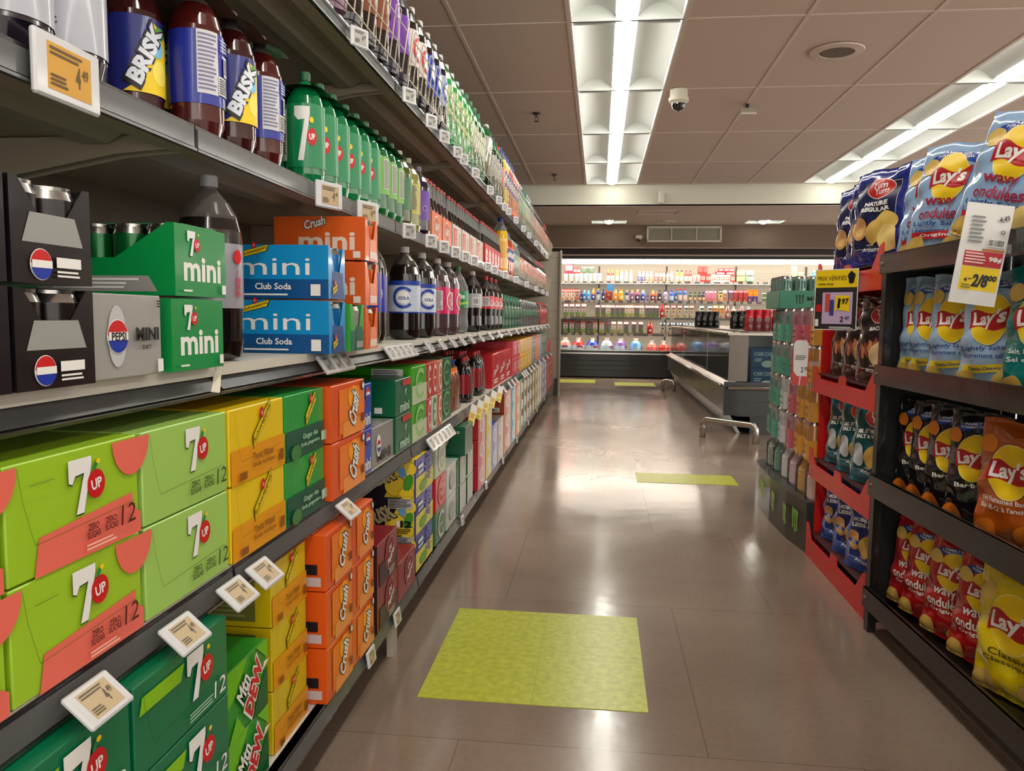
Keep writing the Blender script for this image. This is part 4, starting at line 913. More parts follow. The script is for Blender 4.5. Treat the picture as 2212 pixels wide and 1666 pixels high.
carton(.145, .27, .108, (158, 156, 152), lambda cv, w, h: (cv.ell(w*.3, h*.5, w*.13, h*.36, ink((190, 190, 190))), globe(cv, w*.3, h*.5, h*.2), cv.text('PEPSI', w*.3, h*.5, w*.2, h*.1, BLACK), cv.text('MINI', w*.72, h*.52, w*.36, h*.16, BLACK, 0, 0, .05), cv.text('DIET', w*.7, h*.36, w*.14, h*.05, BLACK), cv.rect(w*.86, h*.04, w*.95, h*.2, WHITE), cv.fine(w*.86, h*.84, w*.94, h*.94, 3, BLACK)), flap=False).place((-.6, .862, z3+.0005), RL, 'silver diet cola mini can box on the middle shelf', 'can pack', MG)
def F_7m(cv, w, h): cv.text('mini', w*.52, h*.38, w*.74, h*.34, WHITE, 0, 0, .03); logo7(cv, w*.3, h*.72, h*.34); cv.rect(w*.87, h*.05, w*.95, h*.18, WHITE); cv.fine(w*.1, h*.05, w*.3, h*.1, 1, WHITE)
def S_7m(cv, d, h): cv.poly([(d*.2, h*.05), (d*.9, h*.05), (d*.85, h*.26), (d*.25, h*.26)], silv); cv.fine(d*.3, h*.08, d*.8, h*.24, 3, WHITE)
m7 = mini_pack(.15, .27, .108, (0, 138, 66), 'end', F_7m, S_7m, 3, 5, (0, 92, 40), .5)
m7.place((-.6, 1.03, z3+.0005), RL, 'green lemon-lime mini can pack, lower one beside the silver box', 'can pack', MG)
m7.place((-.605, 1.052, z3+.1095), RL, 'green lemon-lime mini can pack on top of the other', 'can pack', MG)
put_bottle('dpepsi', 1.315, -.69, z3, 'diet cola bottle with grey label standing between can packs', 'two-litre bottles on the middle shelf', -.75, 1.03)
def F_cs(cv, w, h): cv.rect(0, 0, w, h*.35, ink((0, 78, 140))); cv.text('mini', w*.55, h*.58, w*.6, h*.3, WHITE, 0, 0, .0); banner(cv, w*.4, h*.86, w*.26, h*.14, .3); cv.text('Club Soda', w*.55, h*.22, w*.3, h*.12, WHITE); cv.fine(w*.3, h*.04, w*.75, h*.1, 1, WHITE); cv.rect(w*.86, h*.05, w*.94, h*.26, WHITE)
def S_cs(cv, d, h): cv.poly([(d*.12, 0), (d*.95, 0), (d*.85, h*.5), (d*.25, h*.52)], ink((0, 70, 132))); banner(cv, d*.35, h*.18, d*.34, h*.16, .5)
cs = mini_pack(.27, .107, .117, (0, 140, 204), 'end', F_cs, S_cs, 5, 2, (0, 110, 180), .5)
for k in (0, 1): cs.place((-.845, 1.60, z3+.0005+k*.1178), 0, f'sky blue club soda mini can pack, {"upper" if k else "lower"} of two', 'can pack', MG)
gm = mini_pack(.27, .1, .113, (60, 160, 60), 'end', None, lambda cv, d, h: (cv.rect(0, 0, d, h*.42, ink((0, 100, 80))), cv.poly([(d*.35, 0), (d*.95, 0), (d*.85, h*.5), (d*.4, h*.5)], ink((0, 90, 74))), cv.rect(d*.4, h*.06, d*.9, h*.2, silv)), 5, 2, (170, 170, 160), .5)
gm.place((-.84, 1.73, z3+.0005), 0, 'green ginger ale mini can pack between the blue and orange packs', 'can pack', MG)
def F_cm(cv, w, h): cv.text('mini', w*.58, h*.42, w*.62, h*.4, ink((240, 210, 190)), 0, 0, .03); outlined(cv, 'Crush', w*.45, h*.83, w*.24, h*.2, WHITE, ink((80, 36, 20)), .25, .15, .03); cv.fine(w*.4, h*.05, w*.8, h*.14, 2, ink((250, 200, 160))); cv.rect(w*.87, h*.04, w*.95, h*.19, ink((240, 220, 210)))
cm_ = mini_pack(.23, .105, .108, (226, 92, 20), 'end', F_cm, lambda cv, d, h: (cv.poly([(d*.3, 0), (d*.95, 0), (d*.85, h*.5), (d*.4, h*.5)], ink((240, 140, 100))), cv.rect(d*.35, h*.05, d*.9, h*.22, ink((230, 210, 200)))), 4, 2, (220, 100, 30), .5)
for k in range(3): cm_.place((-.80, 1.845, z3+.0005+k*.109), 0, f'orange soda mini can pack, {("lowest", "middle", "top")[k]} of three', 'can pack', MG)
G3 = 'two-litre bottles on the middle shelf'
for k, y, x, lab in (('pepsi', 2.17, -.68, 'blue label cola bottle with globe emblem, in front'), ('pepsi', 2.3, -.70, 'blue label cola bottle with globe emblem, behind'), ('cola', 2.66, -.68, 'white and blue label cola bottle with a big letter C, front'), ('cola', 2.92, -.68, 'white and blue label cola bottle with a big letter C, second'),
        ('cola', 2.70, -.83, 'white label cola bottle behind the front row'), ('pink', 3.2, -.68, 'bottle with magenta label and white facts panel'), ('pink', 3.42, -.68, 'bottle with magenta label, second of the pair'), ('pink', 3.26, -.82, 'bottle with magenta label in the back row'), ('sprite', 3.72, -.69, 'clear lemon-lime bottle with green label'), ('dcoke', 4.1, -.68, 'cola bottle with silver label'),
        ('coke', 4.58, -.68, 'red label cola bottle, nearest of the front row'), ('coke', 4.78, -.68, 'red label cola bottle, second of the front row'), ('coke', 4.98, -.68, 'red label cola bottle beside the green packs'), ('coke', 4.5, -.84, 'red-capped cola bottle in the back row'), ('coke', 4.66, -.84, 'red-capped cola bottle standing behind the others')):
    put_bottle(k, y, x, z3, lab, G3, {'pepsi': -.1, 'cola': -1.05 if y < 2.8 else -.5, 'pink': -1.0, 'sprite': -1.1, 'dcoke': -1.3}.get(k, -.8), 1.02)
gs = bpack('sprg', 2, 3, .073, film=(filmc, .2), s=.74)
for i in range(6): gs.place((-.64, 5.22+i*.2, z3+.0005), RL, 'shrink-wrapped pack of green glassy soda bottles', 'bottle pack', 'green bottle packs on the middle shelf')
gs = bpack('sprc', 2, 3, .073, film=(filmc, .19), s=.72)
for i in range(7): gs.place((-.64, 6.5+i*.26, z3+.0005), RL, 'shrink-wrapped pack of clear bottles with green labels', 'bottle pack', 'clear bottle packs on the middle shelf')
gs = bpack('cokes', 3, 3, .075, film=(M((210, 20, 40), .1, tr=.5, name='red_film'), .2), s=.76)
for i in range(5): gs.place((-.64, 8.4+i*.26, z3+.0005), RL, 'red-wrapped cola bottle pack at the far end', 'bottle pack', 'red bottle packs on the middle shelf')
# fourth shelf
z4 = 1.30; G4 = 'bottles on the fourth shelf'
put_bottle('dpepsi4', .50, -.72, z4, 'white and blue diet cola bottle nearest on the fourth shelf', G4, -.6, 1.08)
put_bottle('dpepsi4', .66, -.72, z4, 'white and blue diet cola bottle, second on the fourth shelf', G4, -.6, 1.08)
put_bottle('dpepsi4', .885, -.725, z4, 'diet cola bottle behind the big amber price display', G4, -.9, 1.08)
put_bottle('dpepsi4', 1.005, -.735, z4, 'diet cola bottle turned to show its small print', G4, -1.6, 1.08)
put_bottle('grape', 1.12, -.93, z4, 'dark bottle standing back beside the iced tea', G4)
brown_sheet = M((120, 96, 72), .3, coat=.3, tr=.12, name='brown_carrier')
def teapack():
    a = bottle(**B_KW['brisk'], joined=True, s=.84).mesh('bottle'); b = bottle(**B_KW['brisk2'], joined=True, s=.84).mesh('bottle')
    P = Proto('bottle_pack', [], None); pts = []
    for i in range(4):
        for j in range(2): pts.append((.05+i*.128+.055*(i == 0), .05+j*.1+.07*(i == 0))); P.parts.append(('bottle', a if (i+j) % 2 == 0 else b, (*pts[-1], 0)))
    P.parts.append(('carrier', carrier(pts, brown_sheet).mesh('carrier'), (0, 0, -.032))); return P
teapack().place((-.658, 1.14, z4+.0005), RL, 'pack of dark iced tea bottles under a brown sheet', 'bottle pack', 'bottle packs on the fourth shelf')
green_sheet = M((30, 110, 60), .25, coat=.4, tr=.3, name='green_carrier')
pu = bpack('up', 3, 2, .093, carr=green_sheet, s=.85)
put_bottle('up', 1.72, -.80, z4, 'green lemon-lime bottle standing back between tea and carrier packs', G4, -.3, .85)
for i, y in enumerate((1.775, 2.06)): pu.place((-.662, y, z4+.0005), RL, f'green lemon-lime bottle pack with plastic neck carrier, {("nearer", "farther")[i]} one', 'bottle pack', 'bottle packs on the fourth shelf')
bpack('upl', 3, 2, .093, carr=green_sheet, s=.85).place((-.662, 2.345, z4+.0005), RL, 'pack of green ginger ale bottles with pale facts labels', 'bottle pack', 'bottle packs on the fourth shelf')
for k, y, lab in (('limes', 2.71, 'olive bottle with green label on the fourth shelf'), ('tonic', 2.84, 'yellowish tonic water bottle on the fourth shelf'), ('grape', 3.0, 'purple label bottle on the fourth shelf')):
    put_bottle(k, y, -.715, z4, lab, G4, -.9, .87)
def glass_carrier(cols_, w, n, liq, cap, art):
    bm = bottle('glass', liq, cap, low=True, joined=True, s=1.14, clear=clearp, fill=.74).mesh('bottle')
    mb = MB(); base = M(cols_, .5); h = .13; d = .14; t = .0012
    for a, b in (((0, 0, 0), (w, t, h)), ((0, d-t, 0), (w, d, h)), ((0, 0, 0), (t, d, h)), ((w-t, 0, 0), (w, d, h)), ((0, 0, 0), (w, d, t))): mb.box(a, b, base)
    mb.prism([(0, d/2, h), (w, d/2, h), (w, d/2, h+.05), (w*.7, d/2, h+.09), (w*.3, d/2, h+.09), (0, d/2, h+.05)], (0, .0015, 0), base)
    if art: art(front(mb), w, h); 
    cv = lside(mb, d); cv.rect(d*.15, h*.2, d*.85, h*.8, WHITE); cv.fine(d*.2, h*.24, d*.8, h*.76, 7, ink((120, 110, 110)))
    P = Proto('bottle_carrier', [], mb)
    for i in range(n):
        for j in range(2): P.parts.append(('bottle', bm, (w*(i+.5)/n, d*(.26+.48*j), .002)))
    return P
aw = glass_carrier((206, 140, 96), .2, 3, (40, 20, 14), (190, 60, 30), lambda cv, w, h: (cv.rect(0, 0, w, h, ink((226, 106, 60))), cv.ell(w*.5, h*.55, w*.3, h*.36, ink((240, 220, 200))), cv.ell(w*.5, h*.55, w*.27, h*.32, ink((190, 80, 40))), cv.text('A&W', w*.5, h*.55, w*.4, h*.26, WHITE)))
for i, y in enumerate((3.14, 3.36)): aw.place((-.69, y, z4+.0005), RL, f'orange-brown cardboard carrier of glass root beer bottles, {("nearer", "farther")[i]}', 'bottle carrier', 'cardboard bottle carriers on the fourth shelf')
cc = glass_carrier((206, 198, 184), .22, 3, (16, 10, 10), (190, 30, 30), lambda cv, w, h: (cv.rect(w*.1, h*.12, w*.5, h*.88, RED), cv.text('Coca-Cola', w*.3, h*.5, h*.6, w*.2, WHITE, 1.57, 0, .0), cv.text('Coca-Cola', w*.76, h*.5, h*.5, w*.12, RED, 1.57)))
for i, y in enumerate((3.6, 3.84, 4.08, 4.32)): cc.place((-.69, y, z4+.0005), RL, 'pale cardboard carrier of glass cola bottles', 'bottle carrier', 'cardboard bottle carriers on the fourth shelf')
rc6 = glass_carrier((200, 40, 50), .13, 2, (16, 10, 10), (190, 30, 30), lambda cv, w, h: (cv.ell(w*.5, h*.5, w*.34, h*.3, ink((230, 180, 180))), cv.text('Coca-Cola', w*.5, h*.5, w*.5, h*.2, RED)))
for i in range(6): rc6.place((-.68, 4.56+i*.138, z4+.0005), RL, 'small red carrier of glass cola bottles', 'bottle carrier', 'cardboard bottle carriers on the fourth shelf')
bigy = lambda: bottle('tall', (226, 176, 14), (30, 60, 170), (214, 160, 20), lambda cv, a, b: cv.bars(-.02, a+.02, .02, b-.03, 6), .8, clearp, s=1.1, lz=(.3, .6))
B['bigy'] = bigy
put_bottle('bigy', 5.50, -.712, z4, 'large yellow soda bottle with blue cap on the fourth shelf', G4, 0, 1.18)
BK = 'bottles behind the fourth shelf wire basket'
y = 5.68
for k, n, lab in (('fred', 2, 'red fruit soda bottle behind the lower wire basket'), ('fora', 1, 'orange soda bottle behind the lower wire basket'), ('sparkle', 5, 'clear sparkling bottle behind the lower wire basket'), ('zerored', 17, 'black-capped cola bottle with red label behind the lower wire basket'), ('redcap', 12, 'red-capped cola bottle behind the lower wire basket')):
    for i in range(n): put_bottle(k, y, -.706, z4, lab, BK, 0, .98); y += .107
# top shelf
z5 = 1.735; G5 = 'bottles behind the top shelf wire basket'; y = 1.66
top = [('lemon', 3, 'pinkish lemon drink bottle in the top basket'), ('mug', 2, 'root beer bottle with orange-brown label in the top basket'), ('mug', 1, 'root beer bottle beside the purple label in the top basket'), ('grape5', 2, 'purple label bottle in the top basket'), ('redc', 2, 'white and red ring label cola bottle in the top basket'), ('bluec', 2, 'bright blue label bottle in the top basket'), ('bluew', 1, 'pale blue label bottle in the top basket'),
       ('lime5', 5, 'light green ring label bottle in the top basket'), ('green5', 4, 'dark green bottle in the top basket'), ('wine', 1, ''), ('dgreen', 3, 'very dark green bottle in the top basket'), ('redcap', 1, 'red label cola bottle beside the yellow soda in the top basket'), ('fyel', 2, 'yellow soda bottle with blue cap in the top basket'), ('fred', 2, 'red soda bottle with blue cap in the top basket'), ('fora', 3, 'orange soda bottle with blue cap in the top basket'),
       ('sparkle', 5, 'clear sparkling bottle in the top basket'), ('green5', 3, 'green bottle past the clear ones in the top basket'), ('silv', 4, 'silver-topped bottle in the top basket'), ('peachc', 7, 'dark bottle with pinkish label in the top basket'), ('zerored', 7, 'black-capped cola bottle with red label in the top basket'), ('redcap', 9, 'red-capped cola bottle in the top basket')]
for k, n, lab in top:
    for i in range(n):
        if k == 'wine': put_bottle(k, y+.08, -.70, z5+.1, 'green glass bottle leaning sideways out of the top basket', G5, 0, 1.1, (0, .62)); y += .34; continue
        if y > 9.62: break
        put_bottle(k, y, -.69, z5, lab, G5, .0 if k in ('fyel', 'fred', 'fora') else -.9, 1.1 if k not in ('fyel', 'fred', 'fora', 'sparkle', 'silv', 'peachc', 'zerored', 'redcap') else 1.16); y += .124
# wire baskets
def basket(y0, y1, z0, h, x, lean, name, lab):
    mb = MB(); n = int((y1-y0)/.055); top_, r = z0+h, .002
    f = lambda z: x+lean*(z-z0)
    for z in (z0+.004, z0+h*.42, z0+h*.8): mb.tube([(f(z), y0, z), (f(z), y1, z)], r, wire_m, 5)
    i = 0
    while i < n-1:
        a = y0+(y1-y0)*(i+.5)/n; b = a+.054
        mb.tube([(f(z0), a, z0), (f(top_)-.003, a, top_-.006), (f(top_), a+.004, top_), (f(top_), b-.004, top_), (f(top_)-.003, b, top_-.006), (f(z0), b, z0)], r, wire_m, 4); i += 2
    for yy in (y0, y1): mb.tube([(f(z0), yy, z0), (f(top_), yy, top_)], r*1.3, wire_m, 5)
    for yy in (y0+.02, y1-.02): mb.tube([(f(z0), yy, z0), (f(z0), yy, z0-.004)], r*1.3, wire_m, 5)
    return tag(mb.obj(name), lab, 'wire basket', 'wire baskets along the shelf edges')
for i in range(7): basket(1.24+1.22*i, 2.40+1.22*i, z5+.012, .15, -.622, .15, 'wire_basket', 'cream wire basket fence along the top shelf')
for i in range(4): basket(5.58+1.05*i, 6.56+1.05*i, z4+.012, .14, -.628, .1, 'wire_basket', 'cream wire basket fence along the fourth shelf')
# price displays and talkers
def ptag(w, h, scr):
    mb = MB(); mb.box((-w/2, 0, -h/2), (w/2, .009, h/2), tagw, .003)
    s = MB(); s.box((-w*.33, -.0006, -h*.36), (w*.33, 0, h*.36), M(scr, .35)); cv = flat(s, (0, -.0007, 0), (1, 0, 0), (0, 0, 1), .0002)
    dk = ink(tuple(int(c*.45) for c in scr)); cv.text('4', w*.12, -h*.02, w*.08, h*.34, dk, 0, 0, .04); cv.text('49', w*.23, h*.06, w*.1, h*.18, dk, 0, 0, .02); cv.fine(-w*.3, h*.16, w*.2, h*.32, 2, dk); cv.fine(-w*.3, -h*.3, -w*.04, -h*.1, 3, dk)
    return Proto('price_tag', [('screen', s, (0, 0, 0))], mb)
tb, tm, tg = ptag(.115, .074, (206, 150, 40)), ptag(.09, .06, (188, 164, 128)), ptag(.062, .05, (170, 166, 160))
PG = 'electronic price tags on the shelf edges'
tb.place((-.635, .885, 1.283), RL, 'large white price display with amber screen on the fourth shelf', 'price tag', PG)
for y in (1.74, 2.04): tm.place((-.619, y, 1.272), RL-.35, 'white price display with tan screen, fourth shelf edge', 'price tag', PG)
for y in (2.5, 2.83, 3.07, 3.32, 3.57, 3.82, 4.3, 4.57, 5.09, 5.76, 6.6, 7.6, 8.5, 9.2): tg.place((-.621, y, 1.274), RL-.5, 'small white price tag angled on the fourth shelf edge', 'price tag', PG)
for y in (1.98, 2.5, 2.83, 3.07, 3.36, 3.51, 3.84, 4.36, 4.74, 5.03, 5.24, 5.71, 6.26, 6.77, 7.5, 8.36, 9.1): tg.place((-.621, y, 1.705), RL-.5, 'small white price tag angled on the top shelf edge', 'price tag', PG)
for y in (1.665, 1.73, 1.795, 2.2, 2.265, 2.33, 2.395, 2.46, 2.72, 2.95, 3.18, 3.4, 3.65, 3.95, 4.3, 4.7, 5.2, 5.7, 6.1, 6.6, 7.1, 7.6, 8.1, 8.7, 9.3): tg.place((-.601, y, z3-.024), RL, 'white price tag tilted up on the middle shelf edge', 'price tag', PG, (-.61, 0))
for y in (.80, .99, 1.15, 1.25, 1.70): tm.place((-.566, y, z2-.026), RL, 'white price display tilted up on the second shelf edge', 'price tag', PG, (-.85, 0), scale=.85)
for y in (2.62, 2.69, 2.76, 2.83, 2.90, 2.97, 4.7, 5.0, 5.2, 5.4, 5.9, 6.05, 6.2, 6.5, 6.8, 7.1, 7.6, 8.1, 8.7, 9.3): tg.place((-.570, y, z2-.026), RL, 'small white price tag tilted up on the second shelf edge', 'price tag', PG, (-.6, 0))
for y in (1.86, 2.12): tm.place((-.562, y, zb-.024), RL, 'white price display on the bottom shelf edge', 'price tag', PG, (-.15, 0), scale=.7)
for y in (3.2, 3.9, 4.6, 5.4, 6.3, 7.2, 8.2): tg.place((-.562, y, zb-.0235), RL, 'small white price tag on the bottom shelf edge', 'price tag', PG, (-.13, 0), scale=.8)
mb = MB(); mb.box((-.02, 0, -.05), (.02, .0008, .05), M((222, 220, 214), .4)); cv = flat(mb, (0, 0, 0), (1, 0, 0), (0, 0, 1)); cv.rect(-.02, -.05, .02, .012, ink((232, 214, 110))); cv.fine(-.015, -.02, .014, .006, 3, ink((200, 120, 90))); cv.fine(-.014, -.046, .01, -.03, 2, ink((150, 140, 70)))
stp = Proto('shelf_talker', [], mb)
for y in (3.46, 3.66, 3.88, 4.14, 4.42): stp.place((-.567, y, z2-.03), RL-.75, 'white and yellow paper strip hanging off the second shelf', 'price strip', 'paper price strips', (-.3, .5))
for y, z, x in ((1.17, z3-.022, -.612), (.66, z3-.022, -.612)):
    tag(MB().prism([(x+.0, y-.012, z-.018), (x+.012, y-.006, z-.02), (x+.004, y+.016, z+.014), (x-.004, y+.01, z+.014)], (.001, 0, .001), M((210, 200, 180), .5)).obj('rail_clip'), 'small pale plastic clip stuck on the middle shelf rail', 'clip', 'rail clips')

# ================================================================== DAIRY CASE AT THE BACK
DX0, DX1, DY = -1.2, 5.2, 12.9
casebl = M((34, 34, 34), .35, .2, coat=.3, name='case_black'); casein = M((206, 196, 180), .5, name='case_interior'); dshelf = M((104, 100, 96), .4, .3)
led = M((255, 244, 226), .5, emit=CASE, name='case_led')
dc = tag(empty('dairy_case', (2, DY, 0)), 'long open refrigerated dairy case with black base along the back wall', 'refrigerated case')
def dp(mb, name, parent=dc):
    o = mb.obj(name); o.parent = parent
    if parent is dc: o.matrix_parent_inverse = Matrix.Translation((-2, -DY, 0))
    return o
mb = MB(); mb.box((DX0, DY, .02), (DX1, DY+.06, .40), casebl)
for z in (.12, .2, .28): mb.box((DX0, DY-.004, z), (DX1, DY, z+.012), dark_metal)
dp(mb, 'base_panel')
dp(MB().box((DX0, DY-.03, .395), (DX1, DY+.03, .42), chrome), 'bumper_rail'); dp(MB().box((DX0, DY-.015, .425), (DX1, DY+.04, .45), casebl).box((DX0, DY-.018, .452), (DX1, DY+.05, .466), chrome), 'lip')
dp(MB().box((DX0, DY+.05, .36), (DX1, DY+.9, .45), casein), 'deck')
mb = MB(); mb.box((DX0, DY+.9, .4), (DX1, DY+.93, 2.1), casein)
for i in range(150):
    for j in range(5): mb.box((DX0+.6+i*.032, DY+.899, 1.64+j*.035), (DX0+.608+i*.032, DY+.9, 1.65+j*.035), M((110, 100, 92), .7))
dp(mb, 'back_panel')
dp(MB().box((DX0, DY-.0, 1.96), (DX1, DY+.9, 2.12), casebl).box((DX0, DY-.012, 2.01), (DX1, DY, 2.035), M((170, 160, 152), .4)), 'canopy')
dp(MB().box((DX0, DY+.02, 1.89), (DX1, DY+.1, 1.945), led), 'canopy_lamp')
for i, xx in enumerate((-.02, 1.15, 2.33, 3.5)):
    dp(MB().box((xx-.012, DY+.88, .45), (xx+.012, DY+.9, 1.9), dark_metal), 'upright')
DS = [('upper', 1.605, 13.12), ('second', 1.285, 13.1), ('third', 1.01, 13.08), ('fourth', .735, 13.05)]
for nm, z, y in DS:
    sh = dp(MB().box((DX0, y, z-.02), (DX1, DY+.9, z), dshelf).box((DX0, y-.006, z-.035), (DX1, y+.002, z), dshelf), 'shelf')
    l = MB().box((DX0+.3 if nm != 'third' else .2, y+.02, z-.034), (DX1, y+.05, z-.022), led).obj('shelf_lamp'); l.parent = sh
# goods: x positions measured on each shelf
def mcart(w, h, c1, c2, c3, cap=None, gable=True, d=.09):
    mb = MB(); a, b, c = M(c1, .4), M(c2, .4), M(c3, .4); hb = h*.8 if gable else h
    mb.box((-w/2, 0, 0), (w/2, d, hb*.45), b); mb.box((-w/2, 0, hb*.45), (w/2, d, hb), a)
    if gable:
        mb.prism([(-w/2, 0, hb), (-w/2, d, hb), (-w/2, d*.55, h*.96), (-w/2, d*.45, h*.96)], (w, 0, 0), c); mb.box((-w/2, d*.47, h*.95), (w/2, d*.53, h), c)
    cv = front(mb); cv.ell(0, hb*.58, w*.2, w*.2, c); cv.rect(-w*.4, hb*.84, w*.4, hb*.96, c); cv.ell(-w*.2, hb*.14, w*.2, hb*.12, ink((200, 120, 60)), wob=.1)
    if cap: mb.lathe([(.016, h*.86), (.016, h*.94)], M(cap, .4), 10, c=(0, d*.2))
    return Proto('milk_carton', [], mb)
def dbot(h, r, body, capc, lab=None, nm='drink_bottle'):
    mb = MB(); m1, m2, m3 = M(body, .25, coat=.4), M(capc, .4), M(lab or body, .35)
    mb.lathe([(r*.9, 0), (r, .01), (r, h*.5), (r*.86, h*.68), (r*.45, h*.84), (r*.4, h*.88)], m1, 12, matf=lambda z: m3 if h*.12 < z < h*.45 and lab else m1); mb.lathe([(r*.48, h*.87), (r*.46, h)], m2, 10)
    front_c = cyl(mb, r+.001, .02); front_c.ell(0, h*.3, r*.5, h*.1, WHITE); return Proto(nm, [], mb)
def tub(w, h, c, lid, n=1):
    mb = MB()
    for k in range(n):
        z = k*h; mb.lathe([(w*.42, z), (w*.48, z+h*.8)], M(c, .4), 14); mb.lathe([(w*.5, z+h*.78), (w*.5, z+h*.93), (w*.46, z+h*.95)], M(lid, .35), 14)
    return mb
def box_mb(w, h, d, c, c2): mb = MB(); mb.box((-w/2, 0, 0), (w/2, d, h), M(c, .4), .003); cv = front(mb); cv.rect(-w*.4, h*.25, w*.4, h*.7, ink(c2)); cv.fine(-w*.3, h*.35, w*.3, h*.6, 2, ink(c)); return mb
xd = lambda px_, Y=13.2: (px_-1295)*Y/1665+.0       # column in the case, metres right of the aisle axis
rowd = {n: (z, y) for n, z, y in DS}
def dput(proto, xs, row, lab, cat, grp, z=0, dy=.03):
    zz, yy = rowd[row]
    for x in xs: proto.place((x, yy+dy, zz+z+.0006), 0, lab, cat, grp, axis='x')
def rng(a, b, n): return [a+(b-a)*i/(n-1) for i in range(n)] if n > 1 else [a]
U = 'goods on the upper dairy shelf'; V2 = 'goods on the second dairy shelf'; T3 = 'cartons on the third dairy shelf'; F4 = 'cartons on the fourth dairy shelf'
wht = (226, 220, 208)
X = lambda q: xd(1180+q/6.91)      # from the zoomed crop at 1180
Z = lambda q: xd(1460+q/6.91)
def P1(name, mb): return Proto(name, [], mb)
dput(P1('yogurt_tub', tub(.074, .13, (226, 190, 180), wht)), rng(X(290), X(455), 3), 'upper', 'pinkish yogurt tub on the upper dairy shelf', 'tub', U)
dput(P1('yogurt_tub', tub(.072, .14, (200, 212, 196), wht)), rng(X(520), X(785), 5), 'upper', 'white and green yogurt tub on the upper dairy shelf', 'tub', U)
dput(P1('food_box', box_mb(.14, .18, .1, (196, 30, 50), (230, 170, 170))), [X(335)], 'upper', 'red and pink box on top of the yogurt tubs', 'box', U, .132)
dput(P1('food_box', box_mb(.058, .09, .08, (190, 50, 50), (220, 200, 190))), [X(425), X(480)], 'upper', 'small red box lying on the yogurt tubs', 'box', U, .135)
dput(P1('salad_tub', tub(.106, .1, (90, 110, 90), (210, 214, 204))), [X(560), X(660)], 'upper', 'round green salad tub on the yogurt tubs', 'tub', U, .142)
for q, c, l, nm in ((910, (206, 60, 30), (240, 180, 50), 'orange-red'), (970, (206, 70, 30), (240, 180, 50), 'bright orange'), (1040, (150, 180, 60), (240, 210, 70), 'lime'), (1105, (120, 180, 190), (240, 210, 70), 'turquoise'), (1170, (130, 190, 210), (240, 200, 60), 'pale blue'), (1240, (226, 214, 170), (236, 230, 214), 'cream')):
    dput(dbot(.2, .026, c, l, wht, 'spray_can'), [X(q)], 'upper', f'{nm} whipped cream spray can on the upper dairy shelf', 'spray can', U)
for qs, c, l, nm in (((1360, 1418), (96, 90, 150), (206, 196, 226), 'purple-labelled'), ((1475, 1530), (214, 160, 120), (200, 180, 230), 'apricot'), ((1600, 1660), (176, 100, 90), (150, 80, 60), 'brown-capped'), ((1712, 1765), (150, 150, 120), (170, 90, 80), 'olive'), ((1822,), (180, 170, 190), (200, 190, 200), 'small pale')):
    dput(dbot(.17, .027, wht, l, c), [X(q) for q in qs], 'upper', f'white {nm} creamer bottle on the upper dairy shelf', 'bottle', U)
for qs, c, l, nm in (((1900, 1965), (220, 180, 60), (60, 50, 40), 'yellow'), ((2030, 2085), (190, 50, 50), (210, 50, 60), 'red')):
    dput(dbot(.19, .031, c, l, (230, 200, 180)), [X(q) for q in qs], 'upper', f'{nm} creamer bottle on the upper dairy shelf', 'bottle', U)
dput(P1('yogurt_tub', tub(.064, .11, (206, 160, 160), wht)), [Z(210), Z(270)], 'upper', 'dusty pink tub on the upper dairy shelf', 'tub', U)
dput(P1('food_box', box_mb(.08, .13, .08, (210, 50, 50), (230, 150, 140))), [Z(335), Z(410)], 'upper', 'red box standing on the upper dairy shelf', 'box', U)
dput(P1('food_box', box_mb(.078, .12, .08, (226, 220, 206), (210, 110, 90))), rng(Z(478), Z(684), 4), 'upper', 'white box with red mark on the upper dairy shelf', 'box', U)
dput(P1('food_box', box_mb(.07, .13, .08, (206, 60, 60), (230, 180, 170))), [Z(755)], 'upper', 'coral red box at the end of the white boxes', 'box', U)
dput(P1('food_box', box_mb(.072, .12, .08, (170, 30, 30), (200, 80, 70))), [Z(297), Z(362)], 'upper', 'dark red box on top of the standing red boxes', 'box', U, .132)
dput(P1('food_box', box_mb(.15, .05, .1, (200, 30, 36), (236, 200, 200))), [Z(580), Z(720)], 'upper', 'flat red and white box on the white boxes', 'box', U, .122)
dput(P1('food_box', box_mb(.08, .05, .1, (200, 30, 36), (236, 200, 200))), [Z(585), Z(660), Z(730)], 'upper', 'flat red and white box, topmost on the pile', 'box', U, .175)
def pouch(c, n, w=.13): 
    mb = MB(); m = M(c, .35, coat=.3)
    for k in range(n): mb.lathe([(.001, k*.1), (w*.5, k*.1+.012), (w*.5, k*.1+.085), (.001, k*.1+.1)], m, 14, mod=lambda a, z: 1+.08*math.cos(4*a), caps=False)
    return mb
for k in (0, 1): dput(P1('cheese_pouch', pouch((222, 214, 140), 1)), [Z(866)], 'upper', f'pale yellow pouch, {"upper" if k else "lower"} one of the yellow pile', 'pouch', U, k*.102)
dput(P1('cheese_pouch', pouch((150, 196, 170), 1)), [Z(990)], 'upper', 'mint green pouch, lower one', 'pouch', U); dput(P1('cheese_pouch', pouch((150, 196, 170), 1)), [Z(990)], 'upper', 'mint green pouch, upper one', 'pouch', U, .102)
dput(P1('food_box', box_mb(.11, .07, .08, (190, 40, 50), (230, 200, 200))), [Z(1450)], 'upper', 'small red box alone on the empty part of the shelf', 'box', U)
st = P1('margarine_tub', tub(.1, .055, (160, 170, 130), (220, 226, 206)))
for q, n in ((1600, 5), (1692, 3), (1786, 1)):
    for k in range(n): dput(st, [Z(q)], 'upper', f'flat pale green margarine tub in the stack of {n}' if n > 1 else 'flat pale green margarine tub standing single', 'tub', U, k*.0535); 
